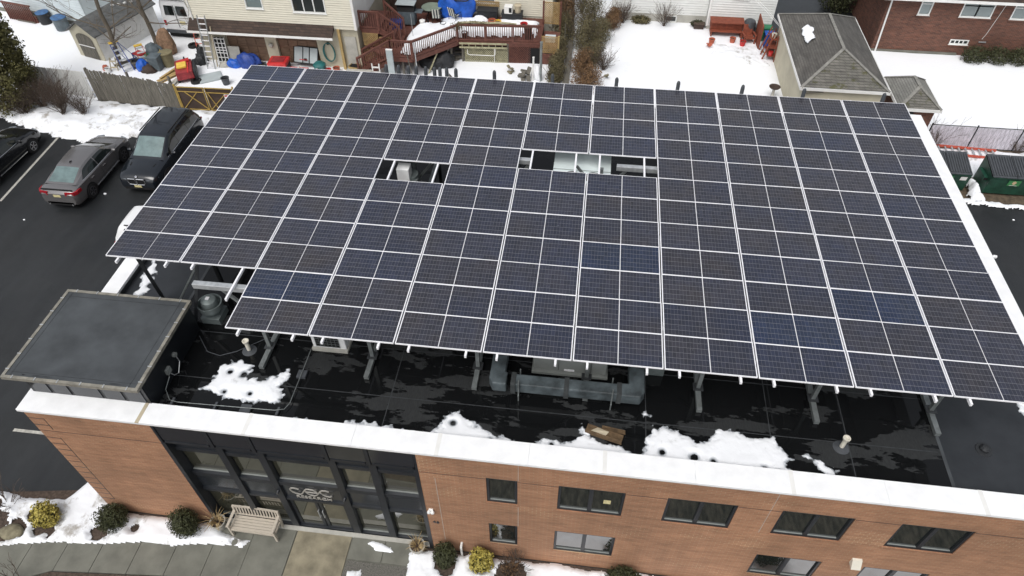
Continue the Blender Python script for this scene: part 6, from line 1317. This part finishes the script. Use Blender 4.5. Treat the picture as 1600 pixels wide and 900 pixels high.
# ================================================================== GARAGE WITH HIP ROOF, SMALL HIP SHED, BRICK HOUSE
def hip(parent, x0, x1, y0, y1, ze, zr, mats, ov=.2):
    a, b, c, d = x0-ov, x1+ov, y0-ov, y1+ov; mx = (a+b)/2; h = min((b-a)/2, (d-c)/2-.02)
    r0, r1 = (mx, c+h, zr), (mx, d-h, zr); P = {'a': (a, c, ze), 'b': (b, c, ze), 'c': (b, d, ze), 'd': (a, d, ze)}
    MB().add([P['a'], P['b'], r0], [(0, 1, 2)]).build('roof_slope', mats[0], parent); MB().add([P['c'], P['d'], r1], [(0, 1, 2)]).build('roof_slope', mats[1], parent)
    MB().add([P['b'], P['c'], r1, r0], [(0, 1, 2, 3)]).build('roof_slope', mats[1], parent); MB().add([P['d'], P['a'], r0, r1], [(0, 1, 2, 3)]).build('roof_slope', mats[1], parent)
    for p, q in ((P['a'], r0), (P['b'], r0), (P['c'], r1), (P['d'], r1), (r0, r1)):
        if (Vector(p)-Vector(q)).length > .1: MB().bar(Vector(p)+Vector((0, 0, .015)), Vector(q)+Vector((0, 0, .02)), .15, .025).build('ridge_cap', 'shingle_cap', parent)
    for q in ((a-.03, b+.03, c-.03, c, 0), (a-.03, b+.03, d, d+.03, 0), (a-.03, a, c, d, .001), (b, b+.03, c, d, .001)): MB().box(*q[:4], ze-.13-q[4], ze+.02-q[4]).build('fascia', 'white', parent)
    MB().box(a, b, c, d, ze-.12, ze-.10).build('soffit', 'white', parent)
g1 = thing('hip_garage', 'beige garage with weathered grey shingle hip roof', 'garage', (0, 0, 0)); MB().box(22.38, 26.15, 22.6, 30.2, 0, 2.28).build('wall', 'beige', g1); hip(g1, 22.38, 26.15, 22.6, 30.2, 2.38, 3.45, ('shingle_mossy', 'shingle_grey'), .2)
MB().cyl((22.45, 22.45, 2.1), (23.3, 22.45, 2.2), .04, n=8).build('gutter_pipe', 'wood_grey', g1)
so_ = snow('roof_snow', [(-.2, -.9), (.25, -.6), (.3, .3), (.1, .95), (-.25, .8), (-.3, .1)], 0, .06, .03, .15, .14, 95, 'snow_roof', lump=.5, freq=2); so_.location = (23.1, 26.9, 2.96); so_.rotation_euler = (0, -math.atan2(1.07, 2.08), 0)
g2 = thing('brick_shed', 'small brick shed with mossy pale hip roof behind the fence', 'shed', (0, 0, 0)); MB().box(26.95, 28.55, 21.95, 24.5, 0, 1.85).build('wall', 'brick_red', g2); hip(g2, 26.95, 28.55, 21.95, 24.5, 1.95, 2.6, ('shingle_mossy', 'shingle_pale'), .18); MB().box(27.1, 27.6, 21.93, 21.949, 1.2, 1.7).build('window', 'pane_dark', g2)
h4 = thing('brick_house', 'red brick house with white double windows across the snow', 'house', (0, 0, 0)); OB = [(29.95, 30.62, 2.3, 3.6), (32.2, 33.9, 2.3, 3.6), (34.9, 35.8, 2.3, 3.6), (32.35, 33.4, .68, 1.0)]
wall_openings(28.2, 46, -.1, 3.85, 31.3, OB, .15).build('wall', 'brick_red', h4); MB().add([(28.2, 31.3, -.1), (28.2, 42, -.1), (28.2, 42, 3.85), (28.2, 31.3, 3.85)], [(3, 2, 1, 0)]).build('wall', 'brick_red', h4); MB().box(28.4, 45.9, 31.46, 41.9, -.1, 3.35).build('core', 'dark', h4)
for i, (a, b, c, d) in enumerate(OB): sash_window(h4, a+.07, b-.07, c+.07, d-.07, 31.34, cols=(1, 2, 1, 4)[i], rows=2 if i < 3 else 1, glass_='pane_house' if i < 3 else 'pane_dark'); MB().box(a-.05, b+.05, 31.24, 31.31, c-.09, c-.01).build('brick_sill', 'brick_red', h4)
hip(h4, 28.2, 46, 31.3, 42, 3.4, 6.2, ('shingle_brown', 'shingle_brown'), .45); MB().cyl((28.45, 31.22, .1), (28.3, 31.22, 3.3), .05, n=8).build('downspout', 'white', h4); MB().box(28.1, 33.0, 31.22, 31.299, -.1, .2).build('footing', 'concrete', h4)
MB().tube([(34.4, 31.27, 3.3), (34.1, 31.27, 1.4), (34.0, 31.27, 1.1)], .012, 5).build('cable', 'white', h4); MB().box(33.9, 34.3, 31.25, 31.3, .9, .95).build('cable_bracket', 'galv', h4)
for i, x in enumerate((33.7, 34.9, 36.1, 37.4)):
    t = thing('yew_shrub', ('dark evergreen shrub under the basement window', 'second dark evergreen from the basement window', 'third dark evergreen along the brick wall', 'farthest dark evergreen along the brick wall')[i], 'shrub', (x, 30.6, .03), group='evergreens along the brick house'); leafmesh('foliage', [leaves((0, 0, .42), (.72, .6, .55), 1900, .085, 500+i, .35, jag=.4)], 'leaf_dark', t); MB().cyl((0, 0, -.02), (0, 0, .5), .05, n=6).build('stem', 'bark', t)
t = thing('arborvitae_tree', 'dense green evergreen by the driveway beyond the garage', 'tree', (27.2, 36.8, 0)); MB().cyl((0, 0, 0), (0, 0, 2.6), .1, .04, 6).build('trunk', 'bark', t); leafmesh('crown', [leaves((0, 0, 1.5), (1.3, 1.6, 1.6), 5000, .13, 600, .3, jag=.35)], 'leaf_dark', t)
ow = thing('overhead_wires', 'pair of thin service wires running to the hip garage', 'wire', (0, 0, 0))
for k in (0, .16): MB().tube([(20.6+k, 32.9, 2.6), (21.6+k, 31.0, 2.25), (22.36, 29.2+k, 2.0)], .012, 4).build('wire', 'white', ow)
# ================================================================== MORE YARD CLUTTER
def crate(name, label, cat, x, y, z, sx, sy, sz, mat, rz=0, slats=True):
    t = thing(name, label, cat, (x, y, z), R(rz)); MB().box(-sx+.02, sx-.02, -sy+.02, sy-.02, .01, sz*.85).build('core', 'dark', t)
    for k in range(3):
        z0 = sz*k/3+.01; z1 = sz*(k+1)/3-.015
        for q in ((-sx, sx, -sy, -sy+.018), (-sx, sx, sy-.018, sy)): MB().box(*q, z0, z1).build('slat', mat, t)
        for q in ((-sx, -sx+.018, -sy+.019, sy-.019), (sx-.018, sx, -sy+.019, sy-.019)): MB().box(*q, z0, z1).build('slat', mat, t)
    return t
def tote(name, label, cat, x, y, z, sx, sy, sz, mat, lid, rz=0):
    t = thing(name, label, cat, (x, y, z), R(rz)); MB().box(-sx, sx, -sy, sy, 0, sz).build('body', mat, t, bevel=.02); MB().box(-sx-.03, sx+.03, -sy-.03, sy+.03, sz+.001, sz+.06).build('lid', lid, t, bevel=.015); return t
def planks(label, x, y, z, n, L, mat, seed, rz):
    t = thing('plank_stack', label, 'planks', (x, y, z), R(rz)); g = random.Random(seed)
    for k in range(n): o = MB().box(-L/2, L/2, -.07, .07, 0, .035).build('plank', mat, t); o.location = (g.uniform(-.15, .15), g.uniform(-.25, .25), .036*k); o.rotation_euler.z = g.uniform(-.25, .25)
    return t
def tyre(label, x, y, z, rx, rz): 
    t = thing('old_tyre', label, 'tyre', (x, y, z)); t.rotation_euler = (rx, 0, rz); MB().lathe([(.17, -.08), (.28, -.09), (.31, -.05), (.31, .05), (.28, .09), (.17, .08), (.2, 0)], 20).build('tread', 'tyre', t, smooth=True); return t
crate('wooden_crate', 'slatted grey crate between blue ladder and grey bin', 'crate', -14.05, 24.55, .04, .3, .25, .45, 'wood_grey', 20)
tote('storage_tote', 'dark lidded tote behind the square grey bin', 'tote', -12.95, 25.15, .04, .4, .28, .5, 'dark_plastic', 'grey_plastic', 12)
tote('cooler_box', 'white cooler box half buried in the junk pile', 'cooler', -14.35, 25.45, .04, .32, .22, .35, 'white', 'red', -15)
planks('weathered planks dropped across the junk behind the fence', -14.7, 24.9, .05, 5, 1.5, 'wood_grey', 3, 50)
planks('tan lumber offcuts near the red machine', -11.75, 23.6, .05, 6, 1.3, 'wood_tan', 4, 65)
planks('pale boards leaning flat by the yard gate post', -11.2, 22.9, .05, 4, 1.1, 'concrete_lt', 6, 80)
tyre('worn black tyre lying at the van corner', -11.95, 27.2, .14, 0, 0)
tyre('black tyre leaning by the red machine wheel', -9.95, 23.25, .13, 0, 0)
blob('trash_bag', 'black trash bag behind the leaning ladder', 'bag', (-10.55, 25.3, .03), (.34, .3, .42), 'dark_plastic', 51, .3, 2.4)
blob('trash_bag', 'black trash bag at the garage corner', 'bag', (-10.7, 25.9, .03), (.3, .3, .5), 'dark_plastic', 52, .3, 2.4)
ht = thing('hand_truck', 'rusty red hand truck leaning near the van', 'hand truck', (-11.35, 26.9, .04), R(20))
for x in (-.2, .2): MB().bar((x, 0, .1), (x, .55, 1.25), .04, .05).build('rail', 'red_fibre', ht); MB().cyl((x-.04, .02, .12), (x+.04, .02, .12), .12, n=14).build('wheel', 'tyre', ht)
for k in range(4): MB().bar((-.2, .12+.13*k, .35+.27*k), (.2, .12+.13*k, .35+.27*k), .035, .03).build('rung', 'red_fibre', ht)
MB().box(-.24, .24, -.3, .0, .05, .07).build('toe_plate', 'steel_dark', ht)
bin_('paint_pail', 'white paint pail beside the cream step stool', 'pail', (-15.45, 23.7, .04), .13, .15, .3, 'white', fill='dark'); bin_('paint_pail', 'blue pail tucked by the cooler box', 'pail', (-14.75, 25.5, .04), .13, .15, .3, 'blue_dark', fill='dark')
bin_('plant_tub', 'green plastic tub beside the salvaged white window', 'tub', (-8.85, 25.3, .04), .15, .19, .28, 'leaf_dark', fill='mulch')
crate('milk_crate', 'dark plastic crate by the blue tarp heap', 'crate', -6.9, 25.3, .04, .2, .2, .28, 'grey_plastic', 8)
bin_('plant_tub', 'terracotta tub at the foot of the wooden post', 'tub', (-2.45, 25.25, .04), .14, .19, .3, 'orange', fill='mulch')
crate('wooden_crate', 'brown crate under the upper landing lattice', 'crate', -1.45, 25.5, .04, .28, .25, .4, 'wood_tan', -10)
bin_('propane_tank', 'white round tank beside the grey gas grill', 'tank', (1.95, 28.6, 1.37), .15, .15, .35, 'white', 'white')
bin_('flower_pot', 'small brown pot at the railing corner on deck', 'pot', (4.6, 27.65, 1.37), .14, .18, .28, 'brown_sheet', fill='mulch'); bin_('flower_pot', 'black nursery pot beside the patio chair', 'pot', (3.15, 28.7, 1.37), .13, .17, .26, 'dark_plastic', fill='mulch')
tote('deck_box', 'blue tote beneath the upper stairs', 'tote', .45, 28.3, 1.37, .35, .25, .4, 'blue_dark', 'blue_dark', 5)
blob('snow_heap', 'rounded snow heap on furniture beside the blue tarp', 'snow heap', (5.2, 29.3, 1.36), (.45, .3, .35), 'snow', 61, .2)
blob('snow_heap', 'low snow mound in front of the second storage box', 'snow heap', (7.1, 29.25, 1.36), (.55, .25, .25), 'snow', 62, .2)
planks('dark scrap boards under the deck corner posts', 3.5, 27.4, .04, 6, 1.2, 'wood_grey', 9, 20)
post_thing('garden_stake', 'thin shepherd crook pole rising from the deck snow', 1.75, 27.0, 1.5, .015, 'galv', z=1.37); post_thing('garden_stake', 'slim bare stake standing by the garden path', 10.25, 29.0, 1.8, .02, 'wood_grey')
rubble('red brick rubble at the white house corner', 18.75, 30.6, 5, .14, 14, 'orange'); rubble('loose stones beside the russet shrubs', 12.8, 26.3, 5, .12, 15, 'rock')
bin_('watering_can', 'red watering pot on the lower plant stand shelf', 'pot', (22.1, 29.4, .385), .1, .12, .2, 'red'); tote('planter_box', 'brown planter box against the white house wall', 'planter', 18.3, 33.0, .04, .3, .16, .3, 'brown_sheet', 'mulch')
for i, (x, y, r, h, n, lab) in enumerate(((-17.4, 18.95, .75, .9, 46, 'low brown brush in front of the evergreen'), (-15.9, 19.75, .8, 1.1, 50, 'brown brush tangle close to the pale fence'), (-19.6, 18.9, .7, .9, 36, 'bare brush at the left foot of the evergreen'))): twig_shrub('twig_shrub', lab, x, y, .15, r, h, n, 60+i)
for i, (x, y, r, h) in enumerate(((13.6, 33.2, .5, .8), (11.0, 34.2, .7, 1.6), (12.6, 27.2, .5, .7), (9.6, 33.6, .6, 1.5))): twig_shrub('hedge_brush', ('bare brush beside the white house foundation shrub', 'tall bare brush at the top of the path', 'bare brush sprawling onto the open snow', 'bare brush at the cream house corner')[i], x, y, .04, r, h, 34, 70+i)
